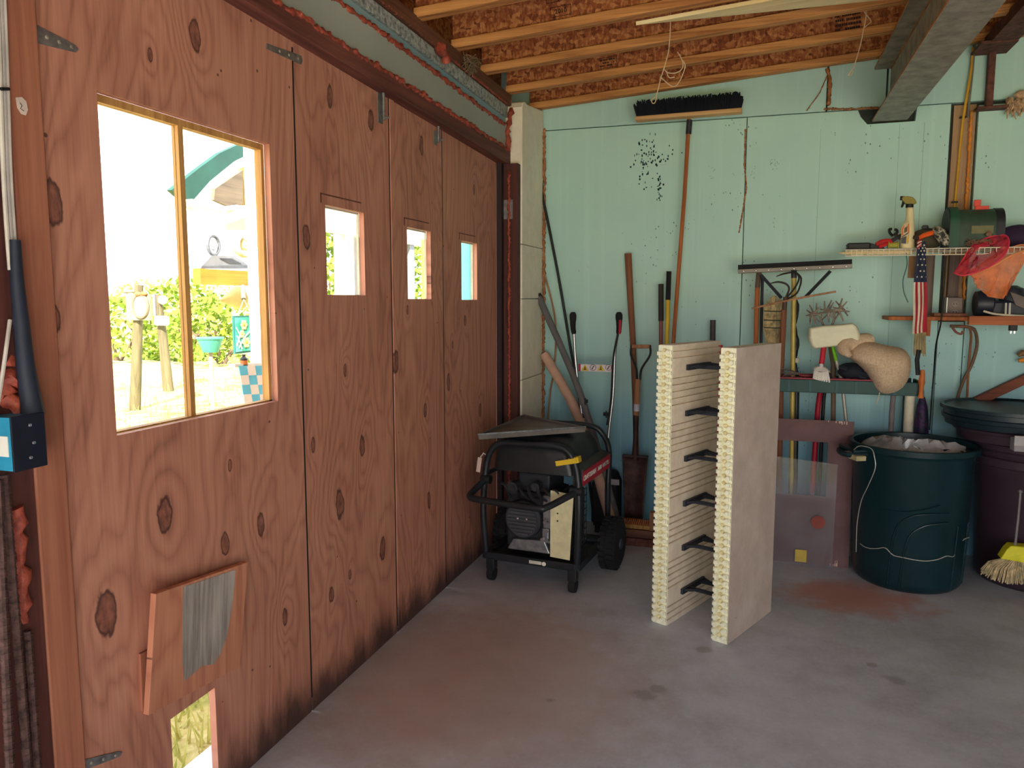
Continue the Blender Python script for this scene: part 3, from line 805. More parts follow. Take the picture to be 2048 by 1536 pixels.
ob('yellow_tag', MB().box(-.105, .0, -.001, .001, -.012, .012, Matrix.Translation((.238, -.018, .655)) @ Matrix.Rotation(R(-13), 4, 'Y')).box(-.035, .012, -.022, .022, -.014, .014, Matrix.Translation((.235, .01, .655)) @ Matrix.Rotation(R(-13), 4, 'Y')), M['yellow'], gen)
ob('paper_tag', MB().box(-.011, .011, -.001, .001, -.075, .0, Matrix.Translation((-.262, -.025, .63)) @ Matrix.Rotation(R(8), 4, 'Y')).tube([(-.262, -.02, .63), (-.25, -.005, .65), (-.24, 0, .64)], .004, 6), plain((214, 190, 180), 0.6), gen)
# ------------------------------------------------------------------ metal tray lying on the generator
A, B, C_ = G(957, 871, .775), G(1047, 832, .775), G(1171, 856, .775)
tray = thing('sheet_metal_tray', 'shallow dusty three-cornered sheet metal tray lying on the generator', 'tray', ((A.x + B.x + C_.x) / 3, (A.y + B.y + C_.y) / 3, .758))
top = MB(); q = [A, B, C_]; cen = sum(q, Vector()) / 3
inn = [cen + (p - cen) * .93 for p in q]
low_ = [cen + (p - cen) * .99 for p in q]
top.loft([[(p.x, p.y, .755) for p in low_], [(p.x, p.y, .782) for p in q], [(p.x, p.y, .782) for p in inn], [(p.x, p.y, .772) for p in inn]], cap=False)
top.add([(p.x, p.y, .772) for p in inn], [(0, 1, 2)])
ob('pan', top, plain((122, 116, 112), 0.5, 0.35, var=0.2, scale=7), tray, solid=.002)
rimm = MB().tube([(p.x, p.y, .780) for p in q], .0045, 8, closed=True)
ob('rolled_rim', rimm, M['alu'], tray, smooth=True)

# ------------------------------------------------------------------ waste bins
def can(name, label, c, rb, rt, h, m, ribs=True):
    t = thing(name, label, 'trash can', (c[0], c[1], 0), 0, local=True)
    b = MB().lathe([(rb * .6, .004), (rb - .02, .0), (rb, .02), (rb + .004, .045), (rt - .008, h - .05), (rt - .002, h - .035), (rt + .012, h - .03), (rt + .014, h - .004), (rt + .006, h), (rt - .006, h - .004), (rt - .012, h - .04), (rb - .006, .05), (rb - .03, .02), (.01, .018)], 56, cap=True)
    return t, ob('body', b, m, t, smooth=True, angle=50)
GC = Vector((.755, 4.225))
gcan, gb = can('trash_can', 'dark green plastic trash can with wire on its handle and a plastic bag inside', GC, .246, .282, .705, M['green_plastic'])
def on_can(a, z, out=.0):
    r = .246 + (.282 - .246) * z / .70 + out
    return (r * math.cos(a), r * math.sin(a), z)
# moulded arches standing proud of the wall of the can
for (a0, a1, zt, zb) in ((-118, -62, .405, .03), (-106, -62, .36, .03)):
    mid = curve([on_can(R(a0), zb, .002), on_can(R(a0 + 3), zt * .55, .002), on_can(R(a0 + 8), zt * .82, .002), on_can(R(a0 + 20), zt * .96, .002), on_can(R(a0 + 34), zt, .002), on_can(R(a1), zt * 1.01, .002)], 6)
    ob('moulded_rib', MB().tube(mid, .0042, 6), M['green_plastic'], gb, smooth=True)
ob('moulded_rib', MB().tube(curve([on_can(R(a), .40 + .045 * (max(0, a + 125) / 50) ** 2, .001) for a in range(-128, -70, 8)], 4), .003, 6), M['green_plastic'], gb, smooth=True)
for a in (-26, -20, -48): ob('moulded_rib', MB().tube([on_can(R(a), .03, .001), on_can(R(a), .34, .001)], .004, 6), M['green_plastic'], gb, smooth=True)
for aa, nm, sx_ in ((R(198), 'side_handle', 1.0), (R(18), 'side_handle', .86)):
    Mh = Matrix.Rotation(aa, 4, 'Z') @ Matrix.Diagonal((sx_, 1, 1, 1))
    hd = MB().tube(curve([(.27, -.085, .655), (.335, -.075, .65), (.352, 0, .645), (.335, .075, .65), (.27, .085, .655)], 5), .014, 8, M=Mh).box(.27, .335, -.085, .085, .664, .676, Mh)
    ob(nm, hd, M['green_plastic'], gcan, smooth=True)
Mh = Matrix.Rotation(R(205), 4, 'Z')
ob('handle_grip', MB().box(.30, .352, .01, .085, .63, .655, Mh), plain((196, 182, 140), 0.6), gcan, bevel=.004)
w1 = [(-.30, -.155, .66), (-.27, -.19, .70), (-.22, -.21, .695), (-.205, -.225, .66), (-.20, -.232, .60), (-.225, -.20, .50), (-.245, -.165, .42), (-.255, -.14, .30), (-.252, -.13, .15)]
ob('hanging_wire', MB().tube(curve(w1, 5), .0022, 6), M['wire'], gcan, smooth=True)
w2 = [on_can(R(a), z, .004) for a, z in ((206, .19), (214, .185), (222, .188), (231, .20), (239, .212), (247, .185), (256, .182), (266, .178), (278, .176), (290, .185), (300, .20), (310, .195))] + [(.185, -.165, .235), (.22, -.14, .265), (.245, -.12, .27)]
ob('wrapped_wire', MB().tube(curve(w2, 4), .0022, 6), M['wire'], gcan, smooth=True)
rn = random.Random(4)
def bagf(u, v):
    a = 2 * math.pi * u; r = .245 * v
    return (r * math.cos(a), r * math.sin(a), .635 + .04 * (1 - v) + .04 * v * math.sin(3 * a + 1) * (1 - v * .5) + rn.uniform(-.016, .016) * (v < .98) + (.03 if math.sin(a) > .1 else 0))
bagm = MB().grid(bagf, 36, 10)
bag = ob('plastic_bag', bagm, glass_mat('clear_poly_bag', (.95, .96, .98, 1), .08, .5, (.95, .95, .98, 1)), None, smooth=True, angle=25, origin=None)
bag.location = (GC.x, GC.y, 0)
tag(bag, 'crumpled clear plastic bag inside the dark green trash can', 'plastic bag')
BC = Vector((1.352, 4.392))
bcan, bb = can('trash_can', 'brown plastic trash can behind the green one with two lids on top', BC, .245, .298, .715, M['brown_plastic'])
ob('rim_band', MB().lathe([(.299, .60), (.304, .605), (.306, .64), (.302, .645)], 48, cap=False), M['brown_plastic'], bb, smooth=True)
def lid(name, label, m, z, r, c, rings):
    t = thing(name, label, 'lid', (c[0], c[1], z), 0, local=True)
    ob('shell', MB().lathe(rings, 48, cap=True), m, t, smooth=True, angle=35)
    return t
lb = lid('bin_cover', 'brown round trash can lid resting on the brown can', M['brown_plastic'], .716, .3, (1.27, 4.385), [(.02, .0), (.25, .002), (.285, .004), (.29, .045), (.305, .048), (.31, .062), (.30, .068), (.27, .064), (.02, .06)])
ld = lid('bin_cover', 'blackish green trash can lid topmost on the stack behind the green can', plain((26, 44, 54), 0.35, var=0.1), .785, .32, (1.225, 4.375), [(.02, .0), (.26, .0), (.30, .004), (.305, .03), (.315, .034), (.318, .052), (.31, .056), (.31, .078), (.325, .082), (.325, .098), (.31, .10), (.30, .09), (.02, .085)])
lm = Matrix.Rotation(R(-52), 4, 'Z')
for k in (-1, 0, 1): ob('embossed_mark', MB().box(.3165, .3185, k * .009 - .0015, k * .009 + .0015, .036, .05, lm), plain((180, 196, 210), 0.5), ld)
cart = thing('grey_carton', 'small grey carton beside the lid stack at the picture edge', 'carton', (1.40, 4.05, .716))
cc = W(2026, 850, 4.06)
ob('box', MB().box(cc.x, cc.x + .12, 4.02, 4.085, .716, .775), plain((150, 146, 150), 0.7), cart, bevel=.003)
ob('open_flap', MB().box(cc.x - .002, cc.x + .05, 4.015, 4.02, .745, .79), plain((178, 174, 176), 0.7), cart)
# ------------------------------------------------------------------ steel beam and strings under the ceiling
beam = thing('steel_beam', 'grey steel I-beam running out of the back wall under the joists', 'beam', (.635, 4.72, 2.37))
bx0, bx1, bz, bt = .547, .722, 2.369, 2.655
ob('bottom_flange', MB().box(bx0, bx1, -2.68, 4.715, bz, bz + .013), M['steel'], beam, bevel=.002, bseg=1)
ob('web', MB().box(.629, .639, -2.68, 4.715, bz + .013, bt - .013), M['steel'], beam)
ob('top_flange', MB().box(bx0, bx1, -2.68, 4.715, bt - .013, bt), M['steel'], beam, bevel=.002, bseg=1)
rim = plain((190, 116, 66), 0.55, 0.1, var=0.2)
for z in (bz + .006, bt - .008):
    ob('rusted_edge', MB().box(bx0 - .0012, bx0 + .002, -2.6, 4.70, z - .004, z + .004), rim, beam)
ob('rusted_seam', MB().box(.625, .630, -2.6, 4.70, bt - .019, bt - .013), rim, beam)
# brown steel bracket on the wall beside it
br = thing('wall_bracket', 'brown steel bracket with upright bar on the foam wall right of the beam', 'bracket', (1.09, 4.70, 2.43))
a, b = W(1983, 105, 4.69), W(1980, 212, 4.69)
ob('upright_bar', MB().box(a.x - .016, a.x + .016, 4.66, 4.70, b.z - .01, a.z), M['rust'], br, bevel=.002)
a2, b2 = W(1950, 212, 4.69), W(2012, 206, 4.69)
ob('foot_plate', MB().box(a2.x, b2.x, 4.64, 4.71, b.z - .022, b.z - .008), M['rust'], br, bevel=.002)
a3, b3 = W(1945, 106, 4.66), W(2018, 98, 4.66)
ob('head_plate', MB().box(a3.x, b3.x, 4.50, 4.70, a.z - .008, a.z + .008), M['rust'], br, bevel=.002)
p0 = W(1985, 95, 4.6)
ob('purlin', MB().box(p0.x - .03, p0.x + .09, 4.0, 4.68, p0.z + .002, p0.z + .06), M['rust'], br)
yel = thing('yellow_cable', 'yellow electrical cable clipped down the tan stud board', 'cable', (W(1910, 415, 4.70).x, 4.70, 1.9))
yc = [W(1946, 95, 4.69), W(1942, 140, 4.69), W(1934, 190, 4.69), W(1925, 250, 4.70), W(1917, 330, 4.715), W(1909, 420, 4.715), W(1903, 520, 4.715), W(1900, 600, 4.715)]
ob('cable', MB().tube(curve(yc, 5), .0065, 8), plain((222, 168, 46), 0.5), yel, smooth=True)
for py, px in ((234, 1926), (404, 1910)):
    q = W(px, py, 4.705); ob('cable_tie', MB().box(q.x - .014, q.x + .014, 4.70, 4.722, q.z - .004, q.z + .004), M['black'], yel)
yel2 = ob('grey_cable', MB().tube(curve([W(1950, 60, 4.69), W(1946, 130, 4.69), W(1938, 205, 4.695), W(1936, 235, 4.72)], 5), .006, 8), plain((120, 116, 104), 0.6), None, smooth=True)
tag(yel2, 'thin grey cable hanging beside the yellow one near the bracket', 'cable')
# torn insulation stuffed in the wall by the bracket
tuft = thing('insulation_tuft', 'torn tuft of pale fibre insulation sticking out of the wall joint', 'insulation', (W(2030, 215, 4.69).x, 4.69, W(2030, 215, 4.69).z))
mb = MB(); rn = random.Random(8)
c0 = W(2022, 210, 4.68)
for i in range(26):
    t = i / 26; p = c0 + Vector((rn.uniform(-.02, .05), rn.uniform(-.02, .01), rn.uniform(-.005, .035)))
    e = p + Vector((rn.uniform(-.02, .03), rn.uniform(-.02, .0), -rn.uniform(.03, .075)))
    mb.tube(curve([p, (p + e) / 2 + Vector((rn.uniform(-.01, .01), -.012, 0)), e], 3), [.008, .008, .007, .006, .005, .003, .002], 6)
mb.ball((c0.x + .045, c0.y, c0.z + .05), .032, .02, .022, jit=.2)
ob('fibre', mb, plain((206, 170, 134), 0.9, var=.3, scale=60), tuft, smooth=True)
nest = thing('fibre_tuft', 'wad of dry grass fibres caught on the top plate', 'nest', tuple(L(938, 128, -1.36)))
mb = MB(); c0 = L(940, 130, -1.345)
for i in range(46):
    p = c0 + Vector((rn.uniform(-.015, .02), rn.uniform(-.05, .05), rn.uniform(-.03, .03))); d = Vector((rn.uniform(-.3, 1), rn.uniform(-1, 1), rn.uniform(-1, 1))) * .035
    mb.tube(curve([p - d, p + Vector((0, rn.uniform(-.01, .01), .01)), p + d], 3), .0018, 5)
ob('fibre', mb, plain((128, 108, 84), 0.9, var=.3), nest)
M['string'] = plain((216, 190, 160), 0.8)
def string(label, polys, r=.0022):
    t = thing('hanging_string', label, 'string', tuple(polys[0][0]), 0)
    for k, p in enumerate(polys): ob('strand' if k == 0 else 'knotted_loop', MB().tube(curve(p, 5), r, 6), M['string'], t, smooth=True)
Ys = 3.55
q = lambda pts, Y: [W(x, y, Y) for x, y in pts]
string('tangled white string hanging from the joists left of the push broom', [q([(1341, -26), (1341, 40), (1338, 95), (1330, 130), (1322, 155), (1317, 175), (1312, 192), (1303, 200), (1306, 207), (1311, 203), (1313, 188)], Ys),
    q([(1320, 154), (1350, 173), (1370, 135), (1363, 118), (1355, 104)], Ys), q([(1327, 137), (1335, 145), (1350, 146), (1362, 140), (1366, 128), (1359, 108)], Ys), q([(1333, 142), (1338, 155), (1349, 154)], Ys)])
string('white string with a loop end hanging near the steel beam', [q([(1733, -20), (1732, 30), (1727, 60), (1722, 85), (1718, 100), (1712, 120), (1707, 135), (1700, 145), (1697, 150), (1702, 150), (1706, 142)], 3.9),
    q([(1720, 12), (1731, 27), (1742, 42), (1738, 47), (1728, 56)], 3.9)])
# pale board nailed under a joist
zj = lambda p: zr(p.x) - .001
def gz(px, py):
    p = G(px, py, 2.6)
    for _ in range(6): p = G(px, py, zr(p.x) - .002)
    return p
a, b, c = gz(1272, 43), gz(1640, 5), gz(1505, 0)
d1 = (b - a).normalized(); e1 = a + d1 * 2.6; d2 = (c - a).normalized()
wd = MB(); ca = a + d2 * 0.9; far = ca + d1 * 2.2
wd.loft([[(p.x, p.y, zr(p.x) - .002) for p in (a, e1, far, ca)], [(p.x, p.y, zr(p.x) - .018) for p in (a, e1, far, ca)]])
tag(ob('pale_board', wd, M['pale_x'], None), 'pale new pine board fixed across the underside of the joists', 'board')

# ------------------------------------------------------------------ push broom hung head up
pb = thing('push_broom', 'wide push broom with black bristles leaning head up on the back wall', 'broom', (W(1349, 1000, 4.5).x, 4.45, 0))
a, b = W(1272, 243, 4.60), W(1484, 226, 4.60)
dirx = (b - a).normalized()
Mb = frame((a + b) / 2, dirx, (0, 0, 1)); wdt = (b - a).length
ob('head_block', MB().box(-wdt / 2, wdt / 2, 0, .022, -.035, .035, Mb), wood('push_broom_block', (216, 172, 120), (180, 130, 84), 0), pb, bevel=.004)
mb = MB(); rn = random.Random(11)
for i in range(150):
    x = -wdt / 2 + .01 + (wdt - .02) * i / 149
    for z in (-.022, 0, .022):
        fx = x * 1.05 + rn.uniform(-.006, .006); l = .105 + rn.uniform(-.008, .006)
        if abs(x) > wdt * .46: l *= .82
        mb.tube([(x, .02, z), (fx, l, z * 1.5 + rn.uniform(-.006, .006))], [.0042, .0034], 4, M=Mb)
mb.box(-wdt / 2 + .008, wdt / 2 - .008, .02, .085, -.026, .026, Mb)
tag(ob('bristles', mb, plain((16, 22, 36), 0.75, var=.2), pb), kind='stuff')
hp = [W(1378, 238, 4.61), W(1369, 390, 4.62), W(1348, 664, 4.63), (W(1328, 1000, 4.55).x, 4.5, .02)]
ob('handle', MB().tube(hp, .0115, 10), M['handle_orange'], pb, smooth=True)
ob('ferrule', MB().tube([W(1379, 240, 4.605), W(1377, 268, 4.61)], .016, 10), M['dark_metal'], pb, smooth=True)

# ------------------------------------------------------------------ poles and tools leaning in the corner
def pole(name, label, cat, segs, group=None, n=10):
    """segs: (part name, [(px, py, Y) or world vector ...], radius, material)"""
    P = [[(Vector(p) if isinstance(p, Vector) else W(*p)) for p in s_[1]] for s_ in segs]
    low = min((p for l in P for p in l), key=lambda p: p.z)
    t = thing(name, label, cat, tuple(low), 0, group)
    for s_, l in zip(segs, P):
        l2 = curve(l, 4) if len(l) > 2 else l
        rr = s_[2]
        if isinstance(rr, (list, tuple)):
            k = len(l2); rr = [rr[0] + (rr[1] - rr[0]) * i / (k - 1) for i in range(k)]
        ob(s_[0], MB().tube(l2, rr, n), s_[3], t, smooth=True)
    return t
fl = lambda px, Y=4.5: Vector((W(px, 1000, Y).x, Y, .012))
def single(name, label, cat, pts, r, m):
    P = [Vector(p) if isinstance(p, Vector) else W(*p) for p in pts]; low = min(P, key=lambda p: p.z)
    l2 = curve(P, 4) if len(P) > 2 else P
    if isinstance(r, (list, tuple)): r = [r[0] + (r[1] - r[0]) * i / (len(l2) - 1) for i in range(len(l2))]
    return tag(ob(name, MB().tube(l2, r, 10), m, None, smooth=True, origin=tuple(low)), label, cat)
single('flexible_rod', 'long black flexible rod bent against the corner pier', 'rod', [(1083, 358, 4.69), (1086, 395, 4.69), (1101, 470, 4.68), (1120, 570, 4.67), (1140, 690, 4.66), (1156, 780, 4.64), fl(1190, 4.60)], .0085, M['blk_plastic'])
single('bamboo_stick', 'thin tan stick leaning in the corner behind the grey pipe', 'stick', [(1086, 540, 4.69), (1104, 605, 4.68), (1112, 660, 4.68), (1108, 740, 4.67), (1098, 810, 4.66), fl(1085, 4.63)], .0055, M['handle_wood'])
pole('grey_pipe', 'grey plastic pipe with dark open end leaning at the pier', 'pipe', [('tube', [(1077, 592, 4.62), (1165, 800, 4.46), fl(1247, 4.35)], .021, plain((106, 104, 106), 0.6)), ('end_cap', [(1075, 589, 4.62), (1079, 597, 4.62)], .0235, M['black'])])
pole('cardboard_tube', 'fat beige cardboard tube leaning behind the generator', 'tube', [('tube', [(1089, 709, 4.60), (1160, 842, 4.46), fl(1238, 4.26)], .030, plain((206, 166, 146), 0.75))])
# folded handlebars of a garden machine with two black grips
hb = thing('garden_tiller', 'garden machine with two chrome handlebars, black grips and white warning strip', 'tiller', (W(1195, 1000, 4.5).x, 4.5, 0))
ob('handlebar', MB().tube(curve([W(1147, 655, 4.5), W(1152, 730, 4.5), W(1164, 830, 4.48), W(1175, 900, 4.45), (W(1190, 960, 4.45).x, 4.45, .36)], 5), .0085, 10), M['chrome'], hb, smooth=True)
ob('handlebar', MB().tube(curve([W(1238, 655, 4.5), W(1230, 705, 4.5), W(1226, 790, 4.48), W(1216, 880, 4.46), (W(1214, 960, 4.45).x, 4.45, .36)], 5), .0085, 10), M['chrome'], hb, smooth=True)
ob('cable_sleeve', MB().tube(curve([W(1236, 668, 4.485), W(1227, 715, 4.485), W(1222, 800, 4.465), W(1214, 850, 4.45)], 5), .006, 8), M['blk_plastic'], hb, smooth=True)
for x in (1146, 1238):
    g_ = ob('grip', MB().tube(curve([W(x, 624, 4.5), W(x, 634, 4.5), W(x, 652, 4.5), W(x + (2 if x < 1200 else -1), 668, 4.5)], 4), [.010, .016, .019, .0205, .021, .020, .018, .017, .016, .0155, .015, .015, .012], 10), M['rubber'], hb, smooth=True)
    if x > 1200: ob('red_trigger', MB().tube([W(1240, 640, 4.478), W(1239, 668, 4.482)], .007, 8), M['red'], g_, smooth=True)
a, b = W(1159, 742, 4.49), W(1226, 741, 4.49); zt = W(1159, 728, 4.49).z
pt = ob('warning_strip', MB().box(a.x, b.x, 4.484, 4.49, a.z, zt), plain((226, 216, 222), 0.5), hb)
ob('strip_edge', MB().box(a.x - .006, a.x + .008, 4.483, 4.491, a.z, zt), plain((150, 40, 60), 0.5), pt)
ob('strip_edge', MB().box(b.x - .008, b.x + .004, 4.483, 4.491, a.z, zt), plain((150, 40, 60), 0.5), pt)
for px in (1170, 1202):
    c_ = W(px, 735, 4.484); hh = (zt - a.z) * .44
    ob('warning_triangle', MB().prism([(c_.x - hh * 1.15, c_.z - hh), (c_.x + hh * 1.15, c_.z - hh), (c_.x, c_.z + hh)], 'y', 4.4825, 4.484), plain((208, 182, 30), 0.5), pt)
    ob('triangle_symbol', MB().box(c_.x - hh * .3, c_.x + hh * .3, 4.4815, 4.483, c_.z - hh * .7, c_.z - hh * .45).box(c_.x - hh * .12, c_.x + hh * .12, 4.4815, 4.483, c_.z - hh * .45, c_.z + hh * .3), M['black'], pt)
for px in (1186, 1217):
    c_ = W(px, 735, 4.484); hh = (zt - a.z) * .42
    ob('symbol_ring', MB().tube([(c_.x + hh * math.cos(t * .5236), 4.4835, c_.z + hh * math.sin(t * .5236)) for t in range(12)], .0016, 5, closed=True), plain((120, 90, 110), 0.5), pt)
    ob('symbol_figure', MB().tube([(c_.x - hh * .35, 4.4835, c_.z - hh * .6), (c_.x, 4.4835, c_.z + hh * .1), (c_.x + hh * .3, 4.4835, c_.z + hh * .55)], .003, 5), plain((70, 50, 70), 0.5), pt)
for (x, y) in ((1172, 802), (1173, 832), (1214, 828)):
    c_ = W(x, y, 4.46); ob('clamp_knob', MB().cyl((c_.x - .02, 4.455, c_.z), (c_.x + .012, 4.455, c_.z), .011).cyl((c_.x, 4.44, c_.z - .02), (c_.x, 4.44, c_.z + .02), .005), M['blk_plastic'], hb, smooth=True)
ob('engine_body', MB().prism([(-.93, .06), (-.775, .06), (-.775, .30), (-.80, .36), (-.90, .37), (-.93, .30)], 'y', 4.47, 4.66), plain((20, 20, 26), 0.6), hb, bevel=.015)
ob('rubber_foot', MB().box(-.91, -.79, 4.49, 4.64, 0, .06), M['rubber'], hb)
ob('white_tag', MB().box(W(1217, 970, 4.39).x, W(1234, 970, 4.39).x, 4.462, 4.468, W(1217, 975, 4.39).z, W(1217, 964, 4.39).z), plain((170, 160, 168), 0.6), hb)
single('wooden_pole', 'stout bare wooden handle leaning between the tiller and the spade', 'pole', [(1256, 507, 4.68), (1261, 600, 4.67), (1268, 740, 4.65), fl(1278, 4.58)], [.021, .015], M['handle_brown'])
# D-handled drain spade
sp = thing('drain_spade', 'drain spade with wooden D handle and rusty blade standing by the generator wheel', 'spade', (W(1268, 1040, 4.46).x, 4.46, .10))
Y_ = 4.52
ob('grip', MB().tube([W(1264, 693, Y_), W(1299, 693, Y_)], .0115, 10), M['handle_wood'], sp, smooth=True)
for s_ in ((1263, 690, 1262, 710, 1272, 735, 1274, 760), (1300, 690, 1300, 710, 1283, 738, 1280, 760)):
    ob('yoke_arm', MB().tube(curve([W(s_[i], s_[i + 1], Y_) for i in (0, 2, 4, 6)], 5), .0065, 8), M['blk_plastic'], sp, smooth=True)
ob('shaft', MB().tube([W(1276, 758, Y_), W(1272, 832, Y_)], [.015, .017], 12), M['handle_wood'], sp, smooth=True)
ob('shaft_label', MB().tube([W(1273.6, 808, Y_ - .001), W(1273, 822, Y_ - .001)], .0178, 12), plain((200, 196, 214), 0.6), sp, smooth=True)
ob('socket', MB().tube([W(1272, 830, Y_), W(1271, 880, Y_ - .01), W(1270, 920, Y_ - .02)], [.017, .0145, .020], 12), plain((70, 42, 40), 0.6, 0.2, var=.3), sp, smooth=True)
tl, tr, bl, br_ = W(1245, 911, 4.50), W(1296, 911, 4.50), W(1249, 1038, 4.46), W(1285, 1040, 4.46)
def blade(u, v):
    a = tl.lerp(tr, u); b = bl.lerp(br_, u); p = a.lerp(b, v); p.y += .022 * math.sin(math.pi * u) - .004
    if v > .999: p.z -= .012 * math.sin(math.pi * u)
    return p
ob('blade', MB().grid(blade, 10, 8), plain((84, 58, 56), 0.65, 0.25, var=.35, scale=12), sp, solid=.004, smooth=True)
ob('foot_tread', MB().box(tl.x, tr.x, 4.485, 4.515, tl.z - .004, tl.z + .006), plain((58, 38, 42), 0.6), sp)
# scrap timbers under it
rest = thing('timber_block', 'short dark timber offcut on the floor under the spade', 'timber', (W(1275, 1085, 4.35).x, 4.38, 0))
a = W(1247, 1080, 4.32); b = W(1308, 1080, 4.32)
ob('block', MB().box(a.x, b.x + .05, 4.30, 4.52, 0, .045), M['red_lumber_y'], rest, bevel=.004)
ob('block', MB().box(a.x + .01, b.x + .03, 4.31, 4.52, .047, .093), wood('offcut_timber', (140, 96, 76), (92, 58, 46), 0), rest, bevel=.004)
tb = thing('toothed_rake_head', 'yellow wooden rake head with a row of teeth lying on the timber offcut', 'rake', (W(1268, 1052, 4.34).x, 4.34, .095))
a, b = W(1236, 1050, 4.33), W(1300, 1050, 4.33)
ob('bar', MB().box(a.x, b.x, 4.325, 4.36, .095, .118), M['gold_wood'], tb, bevel=.002)
for i in range(15):
    x = a.x + .012 + (b.x - a.x - .02) * i / 14
    ob('tooth', MB().prism([(x - .004, .118), (x + .004, .118), (x + .010, .150), (x + .003, .150)], 'y', 4.335, 4.348), M['handle_orange'], tb)
ob('end_post', MB().box(b.x - .002, b.x + .022, 4.32, 4.36, .085, .20), M['handle_wood'], tb, bevel=.002)
# handles showing over the foam block
pole('gripped_tool_handle', 'long tool handle with dark grip and reddish shaft behind the foam block', 'tool handle', [('shaft', [(1322, 640, 4.62), (1321, 800, 4.58), fl(1318)], .012, plain((140, 84, 74), 0.55)), ('grip', [(1322, 568, 4.63), (1322, 642, 4.62)], .0155, plain((52, 42, 40), 0.7))])
pole('yellow_tool_handle', 'yellow fibreglass tool handle with black grip behind the foam block', 'tool handle', [('shaft', [(1336, 598, 4.64), (1331, 800, 4.60), fl(1328)], .0125, M['yellow']), ('grip', [(1338, 543, 4.65), (1336, 600, 4.64)], .0145, M['rubber'])])
single('brown_tool_handle', 'thin dark brown tool handle just showing above the foam block gap', 'tool handle', [(1426, 640, 4.66), (1424, 760, 4.64), fl(1420)], .016, plain((74, 66, 64), 0.6))
single('red_tool_handle', 'red painted tool handle seen through the gap in the foam block', 'tool handle', [(1440, 690, 4.60), (1434, 840, 4.54), fl(1430, 4.42)], .016, M['red'])
# ------------------------------------------------------------------ tool rack and the tools in it
YR = 4.36
a, b = W(1540, 757, YR), W(1842, 757, YR); zt = a.z; zb = W(1700, 788, YR).z
rack = thing('tool_rack', 'dark green plastic tool rack holding long tools along the back wall', 'tool rack', ((a.x + b.x) / 2, YR + .13, 0))
ob('front_rail', MB().box(a.x, b.x, YR, YR + .02, zb, zt), M['rack_green'], rack, bevel=.003)
ob('back_rail', MB().box(a.x, b.x, YR + .25, YR + .27, zb, zt), M['rack_green'], rack, bevel=.003)
for px in (1548, 1574, 1612, 1626, 1704, 1742, 1766, 1836):
    x = W(px, 770, 4.5).x
    ob('divider', MB().box(x - .006, x + .006, YR + .018, YR + .252, zb + .01, zt - .002), M['rack_green'], rack)
for px in (1578, 1620, 1673, 1712, 1790):
    q_ = W(px, 770, YR); ob('rail_rib', MB().box(q_.x - .006, q_.x + .006, YR - .004, YR + .001, zb + .003, zt - .003), plain((36, 86, 88), 0.5), rack)
for (x, y) in ((a.x + .02, YR + .012), (a.x + .02, YR + .26), (b.x - .02, YR + .26)): ob('leg', MB().box(x - .014, x + .014, y - .012, y + .009, 0, zb), M['rack_green'], rack)
ob('lower_tray', MB().box(a.x, .40, YR, YR + .27, .10, .13), M['rack_green'], rack, bevel=.003)
# red slatted grid lying on the rack
rg = thing('red_grid_tray', 'red slatted plastic grid lying on top of the green rack', 'tray', (W(1640, 755, YR + .05).x, YR + .1, zt))
x0, x1 = W(1556, 755, YR + .03).x, W(1748, 755, YR + .03).x
ob('frame', MB().box(x0, x1, YR + .005, YR + .014, zt + .001, zt + .008).box(x0, x1, YR + .056, YR + .064, zt + .001, zt + .008), plain((150, 30, 52), 0.5), rg)
for i in range(15):
    x = x0 + .006 + (x1 - x0 - .012) * i / 14
    ob('slat', MB().box(x - .0045, x + .0045, YR + .014, YR + .056, zt + .001, zt + .008, ), plain((170, 36, 58), 0.5), rg)
ztop = zt + .009
# hand cultivator with claw tines
hc = thing('hand_cultivator', 'small claw hand cultivator with chrome tines and red handle on the rack', 'hand tool', (W(1600, 750, YR + .06).x, YR + .06, ztop))
tip = W(1600, 748, YR + .05)
for i, (tx_, ty_) in enumerate(((1556, 738), (1552, 748), (1556, 758), (1566, 752))):
    ob('tine', MB().tube(curve([tip, W((tx_ + 1600) / 2, (ty_ + 742) / 2, YR + .04), W(tx_, ty_, YR + .03)], 5), .004, 6), M['chrome'], hc, smooth=True)
ob('handle', MB().tube([W(1598, 749, YR + .05), W(1608, 751, YR + .05), W(1632, 752, YR + .07)], [.006, .011, .012], 10), plain((120, 34, 44), 0.5), hc, smooth=True)
# black work gloves
gl_ = thing('work_gloves', 'crumpled black work gloves lying on the rack below the burlap sack', 'gloves', (W(1705, 750, YR + .08).x, YR + .08, ztop))
c0 = W(1703, 742, YR + .09)
mb = MB().ball((c0.x, c0.y, c0.z), .075, .06, .045, 14, 10, jit=.10)
ob('palm', mb, plain((28, 32, 44), 0.8), gl_, smooth=True, angle=70)
for i, (dx, dz) in enumerate(((.06, -.012), (.085, -.02), (.05, -.03), (-.05, .02))):
    ob('finger', MB().tube([(c0.x + dx * .4, c0.y - .03, c0.z + dz * .3), (c0.x + dx, c0.y - .05, c0.z + dz), (c0.x + dx * 1.35, c0.y - .05, c0.z + dz * 1.2)], [.016, .014, .009], 8), plain((30, 36, 50), 0.8), gl_, smooth=True)
